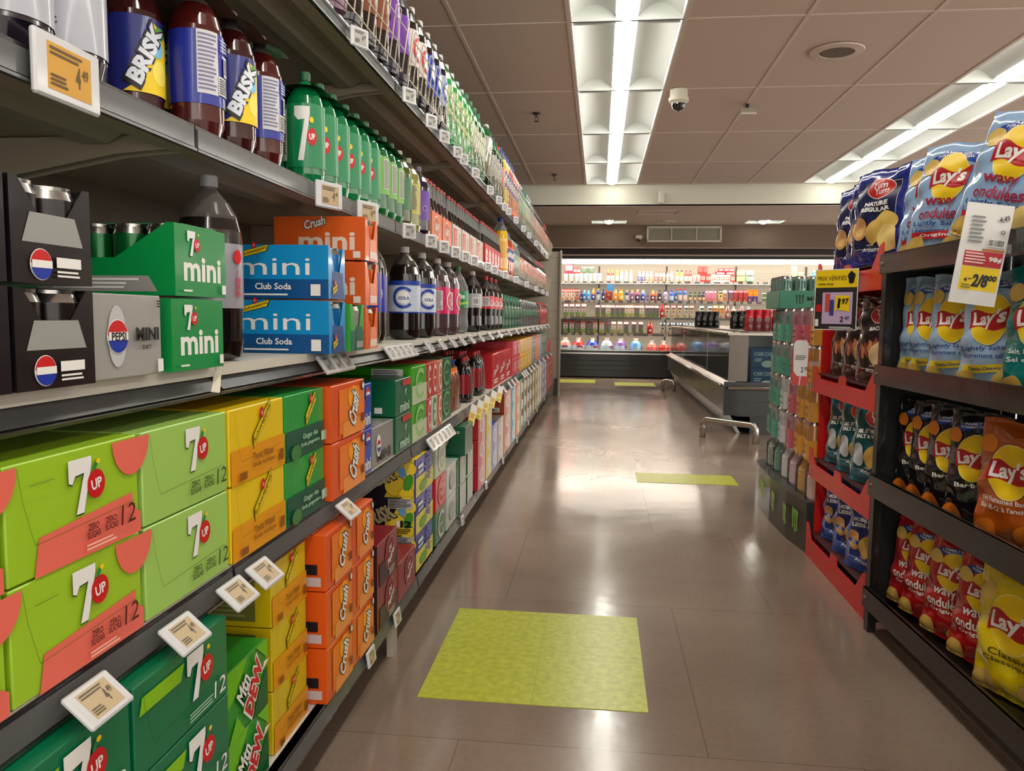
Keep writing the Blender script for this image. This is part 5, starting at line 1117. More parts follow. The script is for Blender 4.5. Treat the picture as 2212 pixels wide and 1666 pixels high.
dput(dbot(.2, .044, (70, 140, 210), (130, 180, 230), (150, 190, 230), 'milk_jug'), [Z(1878)], 'upper', 'light blue jug on the upper dairy shelf', 'bottle', U, .0)
dput(P1('food_box', box_mb(.15, .12, .1, (60, 130, 200), (200, 220, 240))), [Z(2035), Z(2130)], 'upper', 'blue and white box on the upper dairy shelf', 'box', U)
# second row
dput(mcart(.07, .19, wht, (226, 190, 170), (200, 60, 50)), rng(X(265), X(400), 3), 'second', 'red and white carton on the second dairy shelf', 'carton', V2)
dput(mcart(.08, .19, (196, 180, 170), (190, 130, 120), (130, 60, 50)), [X(462)], 'second', 'brownish carton on the second dairy shelf', 'carton', V2)
for q, h, r, c, l, lb, nm in ((520, .15, .024, (90, 50, 100), (80, 40, 90), None, 'small dark purple'), (568, .17, .034, (40, 130, 210), (200, 220, 230), None, 'blue'), (630, .17, .034, (90, 170, 230), (150, 200, 240), None, 'sky blue'), (700, .2, .034, (226, 150, 80), (220, 180, 60), (40, 70, 150), 'orange and navy'), (770, .2, .034, (40, 80, 160), (230, 190, 60), (200, 210, 230), 'navy and white'), (845, .19, .03, (50, 46, 80), (60, 60, 80), None, 'dark violet'),
        (1020, .19, .04, (214, 150, 90), (226, 190, 110), (236, 150, 30), 'amber'), (1100, .19, .045, (236, 160, 30), (240, 170, 50), (240, 190, 70), 'golden'), (1185, .18, .034, (40, 60, 110), (220, 200, 120), (210, 210, 220), 'slate blue'), (1262, .18, .036, (150, 90, 130), (210, 190, 120), None, 'mauve'), (1340, .19, .04, (190, 90, 120), (220, 200, 120), (60, 40, 110), 'plum and pink'), (1420, .19, .04, (110, 140, 210), (220, 210, 160), (60, 80, 180), 'periwinkle'),
        (1490, .15, .02, (120, 100, 110), (120, 100, 90), None, 'thin grey'), (1560, .18, .04, (220, 110, 50), (230, 200, 110), (120, 60, 90), 'burnt orange'), (1612, .17, .017, (200, 150, 120), (190, 170, 120), None, 'thin tan'), (1658, .18, .034, (50, 46, 60), (70, 60, 80), None, 'near-black'), (1740, .18, .042, (170, 150, 190), (60, 60, 120), None, 'lilac'), (1828, .18, .038, (50, 90, 190), (60, 90, 190), (190, 210, 240), 'royal blue'),
        (1890, .2, .028, (60, 100, 160), (200, 30, 40), None, 'steel blue red-capped'), (1948, .21, .036, (60, 110, 190), (200, 30, 50), (230, 200, 190), 'azure red-capped'), (2015, .21, .036, (60, 110, 190), (210, 30, 50), (230, 200, 190), 'azure red-capped second')):
    dput(dbot(h, r, c, l, lb), [X(q)], 'second', f'{nm} creamer bottle on the second dairy shelf', 'bottle', V2)
dput(mcart(.11, .17, (190, 60, 40), (170, 50, 36), (210, 150, 120), gable=False), [X(925)], 'second', 'wide rust red carton under the hanging blue card', 'carton', V2)
for q, c, nm in ((160, (60, 80, 60), 'dark green'), (225, (60, 90, 50), 'green'), (290, (40, 50, 80), 'dark blue'), (345, (50, 40, 70), 'dark plum')): dput(dbot(.15, .03, c, c, (190, 150, 110)), [Z(q)], 'second', f'short {nm} bottle on the second dairy shelf', 'bottle', V2)
dput(mcart(.082, .18, (214, 140, 160), (210, 120, 140), (220, 130, 150), (214, 120, 140)), [Z(415), Z(490)], 'second', 'pink milk carton on the second dairy shelf', 'carton', V2)
dput(mcart(.08, .19, (220, 190, 130), (210, 180, 130), (70, 80, 50)), [Z(590)], 'second', 'tan carton with dark green top', 'carton', V2)
dput(mcart(.06, .19, (170, 110, 80), (180, 120, 100), (220, 200, 180)), [Z(650)], 'second', 'narrow brown carton on the second dairy shelf', 'carton', V2)
dput(mcart(.07, .19, (130, 80, 90), (130, 80, 90), (110, 100, 150)), [Z(735)], 'second', 'plum coloured carton on the second dairy shelf', 'carton', V2)
dput(mcart(.07, .19, (170, 50, 50), (160, 40, 40), (200, 60, 60)), rng(Z(800), Z(942), 3), 'second', 'dark red juice carton with stripe on the second dairy shelf', 'carton', V2)
dput(mcart(.072, .2, (236, 150, 20), (70, 60, 140), (230, 110, 40), gable=False), [Z(1010), Z(1080)], 'second', 'orange juice carton with blue foot', 'carton', V2)
for q, c, n, nm in ((1210, (120, 140, 110), 2, 'olive'), (1315, (60, 110, 70), 3, 'green'), (1425, (140, 90, 150), 3, 'purple'), (1530, (50, 130, 180), 3, 'blue'), (1625, (100, 100, 190), 2, 'indigo'), (1730, (80, 150, 190), 1, 'turquoise'), (1835, (80, 140, 190), 1, 'pale blue'), (2060, (110, 150, 120), 2, 'sage')):
    pt_ = P1('cream_cheese_tub', tub(.104, .075, c, (230, 226, 214)))
    for k in range(n): dput(pt_, [Z(q)], 'second', f'white-lidded {nm} tub, second dairy shelf' + (f', number {("one", "two", "three")[k]} from the bottom' if n > 1 else ''), 'tub', V2, k*.0725)
# third and fourth rows
mk = [mcart(.073, .215, (206, 208, 206), (110, 160, 90), (180, 80, 80)), mcart(.073, .215, (226, 214, 204), (140, 176, 96), (210, 120, 100)), mcart(.072, .2, (120, 124, 124), (90, 130, 80), (150, 90, 90)), mcart(.072, .2, (236, 228, 214), (170, 190, 110), (214, 140, 110))]
for i, x in enumerate([X(300), X(388), X(475), X(565)]): dput(mk[0 if i < 3 else 1], [x], 'third', 'tall meadow print milk carton at left of third dairy shelf', 'milk carton', T3)
for i, q in enumerate((765, 850, 920, 985, 1058, 1128, 1192, 1262, 1335, 1405, 1487, 1550, 1620)): dput(mk[(2, 2, 3, 2, 2, 2, 3, 3, 2, 3, 2, 2, 2)[i]], [X(q)], 'third', 'green-footed milk carton on the third dairy shelf', 'milk carton', T3)
dput(dbot(.23, .034, (196, 20, 24), (200, 30, 30), (170, 20, 24), 'sale_card_bottle'), [X(1698)], 'third', 'bright red bottle-shaped marker among the cream cartons', 'sign', T3)
cc2 = mcart(.07, .21, (220, 200, 170), (200, 190, 160), (140, 40, 40)); cd2 = mcart(.07, .21, (214, 206, 186), (190, 190, 170), (50, 60, 70)); ce2 = mcart(.07, .21, (236, 170, 90), (220, 190, 160), (210, 120, 50))
for i, x in enumerate([X(1770), X(1860), X(1950), X(2045), X(2120), Z(330), Z(445), Z(525), Z(610)]): dput((cc2, cc2, cc2, cd2, cc2, cd2, cd2, ce2, ce2)[i], [x], 'third', 'cream milk carton with dark panel, third dairy shelf', 'milk carton', T3)
for q, c in ((690, (170, 100, 90)), (775, (230, 190, 170)), (890, (170, 100, 90)), (980, (110, 160, 210))): dput(dbot(.2, .042, c, (220, 210, 200), None), [Z(q)], 'third', f'round-shouldered milk jug behind the red bottle packs', 'bottle', T3)
for i, q in enumerate((300, 392, 475, 557, 645, 737, 830, 912, 1005, 1095, 1185, 1298, 1397)): dput(mk[(0, 0, 2, 1, 2, 1, 3, 2, 3, 3, 2, 2, 2)[i]], [X(q)], 'fourth', 'milk carton with green foot on the fourth dairy shelf', 'milk carton', F4)
dput(dbot(.2, .05, (200, 40, 36), (214, 90, 70), (170, 20, 24), 'sale_card_bottle'), [X(1530)], 'fourth', 'bright red bottle-shaped marker on the fourth dairy shelf', 'sign', F4)
for i, q in enumerate((1710, 1815, 1900, 1990, 2080, 2170)): dput(mcart(.085, .2, (206, 200, 184), (190, 188, 172), (30, 50, 70), (90, 170, 180) if i > 2 else (40, 60, 90)), [X(q)], 'fourth', 'cream carton with navy top on the fourth dairy shelf', 'milk carton', F4)
# shelf price tags and the hanging card
tgs = MB().box((-.03, 0, 0), (.03, .004, .034), tagw); flat(tgs, (0, -.0003, 0), (1, 0, 0), (0, 0, 1)).rect(-.022, .006, .022, .026, ink((176, 150, 110)))
TD = Proto('price_tag', [], tgs)
for nm, z, y in DS:
    rn = random.Random(int(z*100)); x = -.62
    while x < 3.6:
        if not (nm in ('third', 'fourth') and rn.random() < .5) and x < (3.6 if nm != 'fourth' else 1.6): TD.place((x, y-.0105, z-.034), 0, f'small white price tag on the {nm} dairy shelf edge', 'price tag', 'price tags on the dairy case', axis='x')
        x += rn.uniform(.08, .17)
o = P1('hanging_card', MB().box((-.055, 0, 0), (.055, .003, .1), M((70, 150, 220), .4))); o.place((X(945), 13.09, 1.45), 0, 'blue card hanging from the upper dairy shelf edge', 'sign')
# bread-like milk bags on the deck
def milkbag(c1, c2, seed):
    rn = random.Random(seed); mb = MB(); m1, m2, m3 = M(c1, .3, coat=.4, bump=.3, bs=30), M(c2, .3, coat=.4, bump=.3, bs=30), M((226, 216, 206), .3, coat=.3)
    prof = [(.1, 0), (.108, .03), (.1, .08), (.08, .13), (.05, .16), (.02, .17), (.035, .19), (.05, .205)]
    mb.lathe(prof, m1, 22, matf=lambda z: m1 if z < .08 else (m2 if z < .165 else m3), mod=lambda a, z: 1+.07*math.sin(3*a+seed)+.03*math.sin(7*a+z*40)); cyl(mb, .112, .02).rect(-.05, .04, .05, .075, ink((150, 60, 90)))
    return Proto('milk_bag', [], mb)
for i, (q, c1, c2, nm) in enumerate(((300, (170, 190, 214), (226, 150, 140), 'pink-topped pale'), (495, (180, 190, 210), (200, 50, 50), 'low red-topped'), (700, (180, 200, 224), (40, 70, 180), 'royal blue tied'), (910, (170, 200, 220), (200, 210, 226), 'white and blue tied'), (1110, (170, 190, 220), (130, 90, 170), 'purple-topped'), (1330, (130, 170, 214), (90, 160, 220), 'sky blue'), (1565, (206, 90, 90), (226, 130, 120), 'red'), (1735, (196, 50, 40), (210, 90, 80), 'wide red'), (1905, (200, 100, 90), (226, 140, 130), 'pale red'), (2080, (140, 180, 220), (70, 140, 210), 'blue'))):
    milkbag(c1, c2, i).place((X(q), DY+.24, .4506), .3*i, f'{nm} milk bag on the dairy case deck', 'milk bag', 'bags of milk on the case deck', axis='x', scale=.84 if i > 5 else 1)
for q, c1, c2, nm in ((560, (150, 170, 220), (110, 100, 180), 'violet-blue'), (720, (150, 190, 220), (120, 90, 180), 'bluish')):
    milkbag(c1, c2, q).place((xd(1400+q/4.9), DY+.24, .4506), q, f'{nm} milk bag seen through the chest cooler glass', 'milk bag', 'bags of milk on the case deck')

# ================================================================== CHEST COOLER
CX, CYa, CYb = 1.08, 6.8, 12.3
co = tag(empty('chest_cooler', (CX, CYa, 0)), 'long steel and black island chest cooler with glass sides', 'cooler')
def cp(mb, name, parent=co):
    o = mb.obj(name); o.parent = parent
    if parent is co: o.matrix_parent_inverse = Matrix.Translation((-CX, -CYa, 0))
    return o
CW = 2.3
g = lambda z: 1-(1-z)*1.183
mb = MB(); mb.prism([(CX, CYa, .207), (CX, CYa, .43), (CX+.035, CYa, .465), (CX+.1, CYa, .465), (CX+.1, CYa, .207)], (0, CYb-CYa, 0), steel); cp(mb, 'side_panel')
mb = MB(); mb.prism([(CX+.02, 0, .205), (CX+.05, 0, .205), (CX+.17, 0, .002), (CX+.14, 0, .002)], (0, CYb-CYa-.1, 0), steel); mb.v = [(x, y+CYa+.1, z) for x, y, z in mb.v]; cp(mb, 'kick_panel')
for y in (8.3, 9.8, 11.2): cp(MB().box((CX-.0008, y-.004, .21), (CX, y+.004, .42), BLACK), 'panel_joint')
mb = MB(); mb.box((CX+.001, CYa-.02, .17), (CX+CW, CYa, .46), casebl); mb.box((CX+.001, CYa-.022, .29), (CX+CW, CYa-.02, .294), dark_metal); cp(mb, 'end_panel')
cp(MB().box((CX+.24, CYa+.05, 0), (CX+CW-.2, CYb-.05, .17), casebl).box((CX+.1, CYa, .16), (CX+CW, CYb, .2), casebl), 'plinth')
mb = MB(); mb.tube([(CX-.028, CYa+.02, .43), (CX-.028, CYb, .43)], .016, chrome, 8); [mb.box((CX-.028, CYa+.1+k*.7, .424), (CX, CYa+.12+k*.7, .436), dark_metal) for k in range(8)]; cp(mb, 'side_rail')
mb = MB(); mb.tube([(CX+.03, CYa-.055, .41), (CX+CW, CYa-.055, .41)], .016, chrome, 8); mb.box((CX+.2, CYa-.055, .405), (CX+.22, CYa-.02, .415), dark_metal); cp(mb, 'end_rail')
mb = MB(); mb.box((CX+.045, CYa+.001, .47), (CX+.057, CYb, .862), glassm); cp(mb, 'side_glass')
cp(MB().box((CX+.2, CYa+.001, .47), (CX+CW, CYa+.009, .862), glassm), 'end_glass')
cp(MB().box((CX+.035, CYa, .465), (CX+.195, CYa+.012, .865), M((112, 104, 96), .35, .5)), 'corner_post')
for y in (8.2, 10.5, CYb-.01): cp(MB().box((CX+.043, y-.008, .468), (CX+.059, y+.008, .866), chrome), 'glass_post')
cp(MB().box((CX+.02, CYa-.01, .866), (CX+.1, CYb, .882), chrome).box((CX+.02, CYa-.012, .862), (CX+CW, CYa+.05, .882), M((190, 180, 170), .3, .4)), 'top_frame')
cp(MB().box((CX+.2, CYa+.02, .883), (CX+CW, CYb, .895), M((120, 116, 112), .3, .3)), 'top_shelf')
cp(MB().box((CX+.1, CYa+.02, .4), (CX+CW-.1, CYb, .41), M((70, 80, 84), .4)), 'tank_floor'); cp(MB().box((CX+1.1, CYa+.8, .411), (CX+1.2, CYb, .86), M((96, 106, 110), .4)), 'divider')
for i, (x, z, hh, op) in enumerate(((CX+.23, .411, .17, 0), (CX+.23, .582, .17, 1), (CX+.58, .411, .24, 1))):
    mb = MB(); mb.box((0, 0, 0), (.32, .3, hh), M((40, 80, 140) if i < 2 else (130, 150, 170), .4), .003); cv = front(mb); cv.text('OIKOS', .1, hh*.7, .15, hh*.2, WHITE); cv.fine(.03, hh*.3, .1, hh*.5, 2, WHITE); cv.ell(.14, hh*.2, .05, hh*.18, WHITE); mb.box((.18, -.006, hh*.2), (.32, -.001, hh*.95), M((200, 204, 206), .4))
    tag(mb.obj('yogurt_case', None, (x, CYa+.05, z)), ('blue yogurt case behind the cooler end glass, lower', 'blue yogurt case behind the cooler end glass, upper', 'pale yogurt case farther right in the chest cooler')[i], 'box', 'yogurt cases in the chest cooler')
# bumper bars bent from steel pipe
def bumper(x0, y0, x1, y1, h, lab):
    d = Vector((x1-x0, y1-y0, 0)).normalized(); P = [Vector((x0, y0, 0)), Vector((x0, y0, h-.05))]
    for k in range(1, 6): a = k/6*PI/2; P.append(Vector((x0, y0, h-.05))+d*.05*(1-math.cos(a))+Vector((0, 0, .05*math.sin(a))))
    Q = [Vector((x1, y1, h-.05))-d*.05*(1-math.cos(k/6*PI/2))+Vector((0, 0, .05*math.sin(k/6*PI/2))) for k in range(5, 0, -1)]
    mb = MB(); mb.tube(P+Q+[Vector((x1, y1, h-.05)), Vector((x1, y1, 0))], .026, chrome, 12); tag(mb.obj('bumper_bar'), lab, 'bumper', 'bent steel floor bumpers')
bumper(.89, 6.62, 1.27, 6.32, .15, 'bent steel pipe bumper bolted to the floor at the near cooler end'); bumper(.89, 10.8, 1.04, 10.75, .14, 'bent steel pipe bumper at the far end of the chest cooler')
# shake bottle packs standing on the cooler
def shakes(c, nx, lid, txt):
    bm = dbot(.19, .034, c, lid, None).parts; mb = MB(); m1 = M(c, .25, coat=.4); mb.lathe([(.031, 0), (.034, .01), (.034, .12), (.028, .15), (.026, .155)], m1, 14); mb.lathe([(.03, .152), (.03, .19)], M(lid, .35), 12)
    cv = cyl(mb, .0345, .02); cv.ell(0, .1, .022, .024, WHITE); cv.ell(0, .1, .018, .02, ink(c)); cv.fine(-.014, .09, .014, .11, 2, WHITE); cv.text(txt, 0, .045, .03, .025, WHITE, 0, 0, .04); me = mb.mesh('bottle')
    P = Proto('bottle_pack', [], None)
    for i in range(nx):
        for j in range(2): P.parts.append(('bottle', me, (.036+i*.071, .036+j*.071, 0)))
    fm = MB(); fm.box((0, -.001, .003), (nx*.071, .0, .12), filmc); P.parts.append(('shrink_film', fm.mesh('shrink_film'), (0, 0, 0))); return P
bk, rd = shakes((24, 22, 26), 4, (20, 18, 20), '30'), shakes((196, 20, 40), 3, (190, 20, 36), '26')
for i, (x, y) in enumerate(((1.14, 9.4), (1.14, 8.7), (1.19, 8.2))): bk.place((x+.3*(i > 0), y, .8955), 0, f'pack of black protein shake bottles on the chest cooler, {("back", "front left", "front right")[i]}', 'bottle pack', 'shake packs on the chest cooler')
for i, (x, y) in enumerate(((1.30, 7.05), (1.53, 7.03), (1.76, 7.05))): rd.place((x, y, .8955), 0, f'pack of red protein shake bottles, {("leftmost", "middle", "rightmost")[i]} of three', 'bottle pack', 'shake packs on the chest cooler')

# ================================================================== ENERGY DRINK DISPLAY
MG_ = (0, 120, 92)
eb = M((46, 46, 40), .45, coat=.3)
mb = MB(); pts = [(1.6, 4.42), (.95, 4.42), (.885, 4.36), (.868, 4.2), (.862, 3.9), (.87, 3.6), (.9, 3.38), (.9, 3.37), (1.6, 3.37)]
mb.prism([(x, y, .0) for x, y in pts], (0, 0, .22), eb)
def claw(cv, cu, c2, s, mat):
    for k in (-1, 0, 1): cv.poly([(cu+k*s*.3-s*.1, c2+s*.5), (cu+k*s*.3+s*.1, c2+s*.42), (cu+k*s*.3+s*.04, c2), (cu+k*s*.3+s*.1, c2-s*(.3+.14*(k == 0))), (cu+k*s*.3-s*.02, c2-s*(.5-.1*abs(k))), (cu+k*s*.3-s*.06, c2)], mat)
cv = flat(mb, (.8605, 4.2, 0), (0, -1, 0), (0, 0, 1)); lg = ink((130, 190, 60))
for u in (.08, .32, .56): claw(flat(mb, (.8655, 4.14-u, 0), (0.02, -1, 0), (0, 0, 1), .003), 0, .115, .1, lg)
claw(flat(mb, (.875, 3.56, 0), (.13, -1, 0), (0, 0, 1), .004), .09, .115, .11, lg)
tag(mb.obj('display_base'), 'dark curved cardboard base of the energy drink display with green claw marks', 'display base')
def epack(c, can_c, art=None):
    w, d = .135, .135; base = M(c, .4, coat=.2); mb = MB()
    mb.box((0, 0, 0), (w, .0012, .085), base); mb.box((0, d-.0012, 0), (w, d, .085), base); mb.box((0, 0, 0), (.0012, d, .085), base); mb.box((w-.0012, 0, 0), (w, d, .085), base); mb.box((0, 0, 0), (w, d, .001), base)
    dk = ink(tuple(int(q*.35) for q in c)); 
    cvf = front(mb); cvf.text('MONSTER', w*.5, .055, w*.62, .01, dk); cvf.fine(w*.3, .02, w*.7, .035, 1, dk)
    cvl = rside(mb, w); claw(cvl, d*.5, .045, .05, dk); cvl = lside(mb, d); claw(cvl, d*.2, .045, .045, dk); cvl.text('MONSTER', d*.62, .05, d*.6, .018, dk)
    cn = can_mb(.032, .162, can_c, n=16, art=lambda cv, r, h: (claw(cv, 0, h*.66, .045, ink(c)), claw(cv, -.1, h*.66, .045, ink(c)), claw(cv, .1, h*.66, .045, ink(c))))
    P = Proto('can_pack', [], mb); me = cn.mesh('can')
    for i in (0, 1):
        for j in (0, 1): P.parts.append(('can', me, (w*(.25+.5*i), d*(.25+.5*j), .001)))
    return P
EP = {'green': epack((70, 150, 124), (150, 158, 156)), 'white': epack((206, 206, 204), (196, 196, 198)), 'pink': epack((196, 80, 100), (180, 140, 150)), 'gold': epack((214, 150, 30), (190, 140, 90))}
EC = {0: ['green', 'green', 'green', 'green', 'pink', 'gold', 'gold'], 1: ['green', 'green', 'white', 'pink', 'gold', 'gold', 'gold'], 2: ['green', 'green', 'white', 'pink', 'pink', 'gold', 'gold'],
      3: ['green', 'green', 'green', 'pink', 'gold', 'gold', 'gold'], 4: ['green', 'green', 'green', 'pink', 'pink', 'gold', 'gold']}
lvn = ('lowest', 'second', 'third', 'fourth', 'fifth')
ez = [.40, .564, .728, .892]
EGR = 'energy drink packs stacked in the display'
order = [['green', 'green', 'white', 'pink', 'gold', 'gold'], ['green', 'green', 'white', 'pink', 'gold', 'gold'], ['green', 'green', 'green', 'pink', 'gold', 'gold'], ['green', 'green', 'green', 'pink', 'pink', 'gold']]
for k, z in enumerate(ez[:4]):
    for i, c in enumerate(order[k]):
        y = 4.31-i*.158
        EP[c].place((.91+(.012 if i == 0 else 0)+.004*k, y, z), RR-.12, f'{c} energy drink four-pack in the {lvn[k]} tier of cans', 'can pack', EGR)
for k, (x, y, c) in enumerate(((1.085, 4.17, 'green'), (1.23, 4.17, 'green'), (1.375, 4.17, 'green'))): 
    for q, z in enumerate(ez): EP[c].place((x, y, z), 0, f'green energy drink four-pack behind the front column, {lvn[q]} tier', 'can pack', EGR)
top = MB(); w, d = .36, .3; base = M((56, 130, 104), .4, coat=.2)
for a, b in (((0, 0, 0), (w, .0012, .09)), ((0, d-.0012, 0), (w, d, .09)), ((0, 0, 0), (.0012, d, .09)), ((w-.0012, 0, 0), (w, d, .09)), ((0, 0, 0), (w, d, .001))): top.box(a, b, base)
cvt = front(top); claw(cvt, .1, .045, .05, ink((16, 50, 40))); cvt.text('MONSTER', .22, .05, .17, .024, ink((16, 50, 40)), 0, 0, .03); cvt.text('ENERGY', .22, .025, .12, .01, ink((30, 90, 70)))
P = Proto('can_pack', [], top); me = can_mb(.032, .162, (120, 150, 140), n=16, art=lambda cv, r, h: [claw(cv, u, h*.72, .045, ink((30, 90, 74))) for u in (-.1, 0, .1)]).mesh('can')
for i in range(5):
    for j in range(4): P.parts.append(('can', me, (.04+.07*i, .04+.07*j, .001)))
P.place((.895, 4.02, 1.056), 0, 'green case of energy drink cans crowning the display', 'can pack', EGR)
# lowest tier: shrink-wrapped small bottles
def bunch(c, c2):
    mb = MB(); mb.lathe([(.03, 0), (.034, .01), (.034, .1), (.02, .13), (.014, .15), (.016, .172)], M(c, .25, coat=.5), 12); me = mb.mesh('bottle'); P = Proto('bottle_pack', [], None)
    for i in (0, 1):
        for j in (0, 1): P.parts.append(('bottle', me, (.035+.07*i, .035+.07*j, 0)))
    f = MB(); f.lathe([(.066, .002), (.068, .06), (.066, .12), (.03, .168)], filmc, 16, c=(.07, .07), mod=lambda a, z: 1+.1*abs(math.cos(2*a)), caps=False); P.parts.append(('shrink_film', f.mesh('shrink_film'), (0, 0, 0))); cv = front(mb); return P
for i, (c, nm) in enumerate((((150, 160, 150), 'grey-green'), ((110, 150, 136), 'sage green'), ((214, 212, 210), 'white'), ((206, 180, 184), 'pale pink'), ((200, 150, 90), 'amber'), ((216, 180, 170), 'peach'))):
    bunch(c, c).place((.925, 4.33-i*.158, .2206), RR-.1, f'{nm} shrink-wrapped bottle cluster in the bottom tier of the energy display', 'bottle pack', EGR)
# ================================================================== RED CHIP DISPLAY
redc = M((214, 22, 20), .4, coat=.2); dkc = M((70, 16, 14), .6)
yd = tag(empty('chip_display', (.9, 3.0, 0)), 'bright red cardboard display tower with four trays of chip bags', 'display stand')
def yp(mb, name): o = mb.obj(name); o.parent = yd; o.matrix_parent_inverse = Matrix.Translation((-.9, -3.0, 0)); return o
ya, yb_, xf_, xb_ = 2.62, 3.36, .90, 1.28
TR = [(.1, 0), (.42, .34), (.78, .70), (1.19, 1.10)]
mb = MB(); mb.box((xb_, ya, 0), (xb_+.004, yb_, 1.42), redc); yp(mb, 'back_panel')
for y in (ya, yb_-.004):
    mb = MB(); mb.box((xf_+.03, y, 0), (xb_, y+.004, 1.2), redc); yp(mb, 'side_panel')
for i, (z, zb_) in enumerate(TR):
    yp(MB().box((xf_+.012, ya+.005, z-.006), (xb_-.001, yb_-.005, z-.002), dkc), 'tray')
    mb = MB(); n = 10; pts = [(xf_, ya, zb_), (xf_, yb_, zb_)]
    topz = z+.012
    pts += [(xf_, yb_, topz+.03), (xf_, yb_-.03, topz+.03), (xf_, yb_-.08, topz-.03), (xf_, (ya+yb_)/2+.03, topz-.03), (xf_, (ya+yb_)/2+.02, topz), (xf_, (ya+yb_)/2-.05, topz), (xf_, (ya+yb_)/2-.06, topz-.03), (xf_, ya+.1, topz-.03), (xf_, ya+.03, topz+.04), (xf_, ya, topz+.05)]
    mb.prism(pts, (.004, 0, 0), redc)
    yp(mb, 'front_panel')
YB = 'chip bags in the red display'
for (z, _), k, nm in zip(TR, ('yless', 'ysv', 'ybac', 'ynat'), ('light blue less salt', 'teal salt and vinegar', 'brown bacon', 'dark blue regular')):
    for i, (y, x, r) in enumerate(((2.795, (.965 if k != 'ynat' else .935), .38), (2.975, .972, .38), (3.155, .98, .38))):
        gp_(k, BAGS[k]).place((x, y, z+.003), RR+r, f'{nm} potato chip bag in the red display, {("nearest", "middle", "farthest")[i]} of three', 'chip bag', YB, (-.07, 0), scale=.98 if k != 'ynat' else 1.04)
# ================================================================== BLACK CHIP RACK
rk = tag(empty('chip_rack', (.87, 2.54, 0)), 'black steel rack with four angled shelves of chip bags at the right edge', 'rack')
rd_ = Vector((.035, -.79, 0)).normalized(); rn_ = Vector((-rd_.y, rd_.x, 0)); RO = Vector((.872, 2.545, 0))
rdang = math.atan2(rd_.y, rd_.x)         # local +x of the rack runs towards the camera
MW = Matrix.Translation(RO) @ Matrix.Rotation(rdang, 4, 'Z')
rk.matrix_world = MW
LEN, DEP = 2.3, .42
def rp(mb, name): o = mb.obj(name); o.parent = rk; return o
RZ = [(1.205, .06), (.862, .06), (.512, .068), (.142, .064)]
for x in (0, 1.25, LEN-.03):
    for y in (.004, DEP-.03): rp(MB().box((x, y, 0), (x+.03, y+.026, 1.24 if x else 1.2), rackblk), 'post')
for z, h in RZ:
    rp(MB().box((-.004, -.004, z-h), (LEN, .003, z), rackblk).box((.0, -.006, z-.003), (LEN, .012, z), steel if False else rackblk), 'front_bar')
    rp(MB().box((.0, .032, z-h+.004), (LEN, DEP-.032, z-h+.012), rackblk), 'shelf')
    for yy in (.015,): rp(MB().lathe([(.006, 0), (.004, .003)], steel, 8).obj, 'x') if False else None
    mb = MB(); mb.lathe([(.007, 0), (.007, .002), (.004, .004)], steel, 10); mb.v = [(.014+x, -.004-zz, z-h/2+y) for x, y, zz in mb.v]; rp(mb, 'bolt')
rp(MB().box((-.008, .03, .02), (-.004, DEP-.03, 1.15), M((16, 14, 14), .6)), 'side_panel')
rp(MB().box((.03, DEP, .06), (LEN, DEP+.006, 1.19), M((16, 14, 14), .6)), 'back_panel')
RG = 'chip bags on the black rack'
def rbag(k, s, off, z, lab, rot=.42, lean=-.05, sc=1, roll_=0):
    p = RO+rd_*s+rn_*off; gp_(k, BAGS[k]).place((p.x, p.y, z+.006+abs(roll_)*.13), rdang+rot+.16, lab, 'chip bag', RG, (lean, roll_), scale=sc)
zr = [z-h+.0125 for z, h in RZ]
for i, (s_, nm) in enumerate(((.12, 'farthest, half hidden'), (.19, 'second from the far post'), (.31, 'in the middle'), (.49, 'fourth from the far post'))):
    rbag('light', s_-.01, .098, zr[1], f'light blue lightly salted chip bag on the second rack shelf, {nm}', .2, -.05)
rbag('saltvin', .68, .1, zr[1], 'teal salt and vinegar chip bag on the second rack shelf', .2); rbag('saltvin', .9, .1, zr[1], 'teal salt and vinegar chip bag nearest the camera', .2)
for i, (s_, off, r, nm) in enumerate(((.085, .10, .05, 'nearest the red display'), (.17, .09, .12, 'second, tallest in front'), (.39, .11, .3, 'leaning behind the price card'))):
    rbag('wavylight', s_, off, zr[0], f'large light blue wavy chip bag on the rack top, {nm}', .25, -.1, 1.0, r)
rbag('wavylight', .42, .30, zr[0], 'large light blue wavy chip bag in the back row of the rack top', .3, -.05, 1.1, .1); rbag('wavylight', .78, .16, zr[0], 'large light blue wavy chip bag cut by the picture edge', .25, -.08, 1.0, .1)
for i, s_ in enumerate((.115, .205, .31, .435)): rbag('bbq', s_, .1, zr[2], f'black barbecue chip bag on the third rack shelf, {ORD[i]} from the far post', .2, -.05)
rbag('oldbbq', .61, .1, zr[2], 'orange old fashioned barbecue chip bag on the third rack shelf', .2); rbag('oldbbq', .84, .1, zr[2], 'orange barbecue chip bag nearest the camera', .2)
for i, s_ in enumerate((.1, .19, .33, .49)): rbag('wavyred', s_, .1, zr[3], f'red wavy chip bag on the lowest rack shelf, {ORD[i]} from the far post', .2, -.06, 1, .08)
rbag('classic', .66, .1, zr[3], 'yellow classic chip bag on the lowest rack shelf', .2, -.05, 1.05); rbag('classic', .9, .1, zr[3], 'yellow classic chip bag nearest the camera on the lowest shelf', .2)
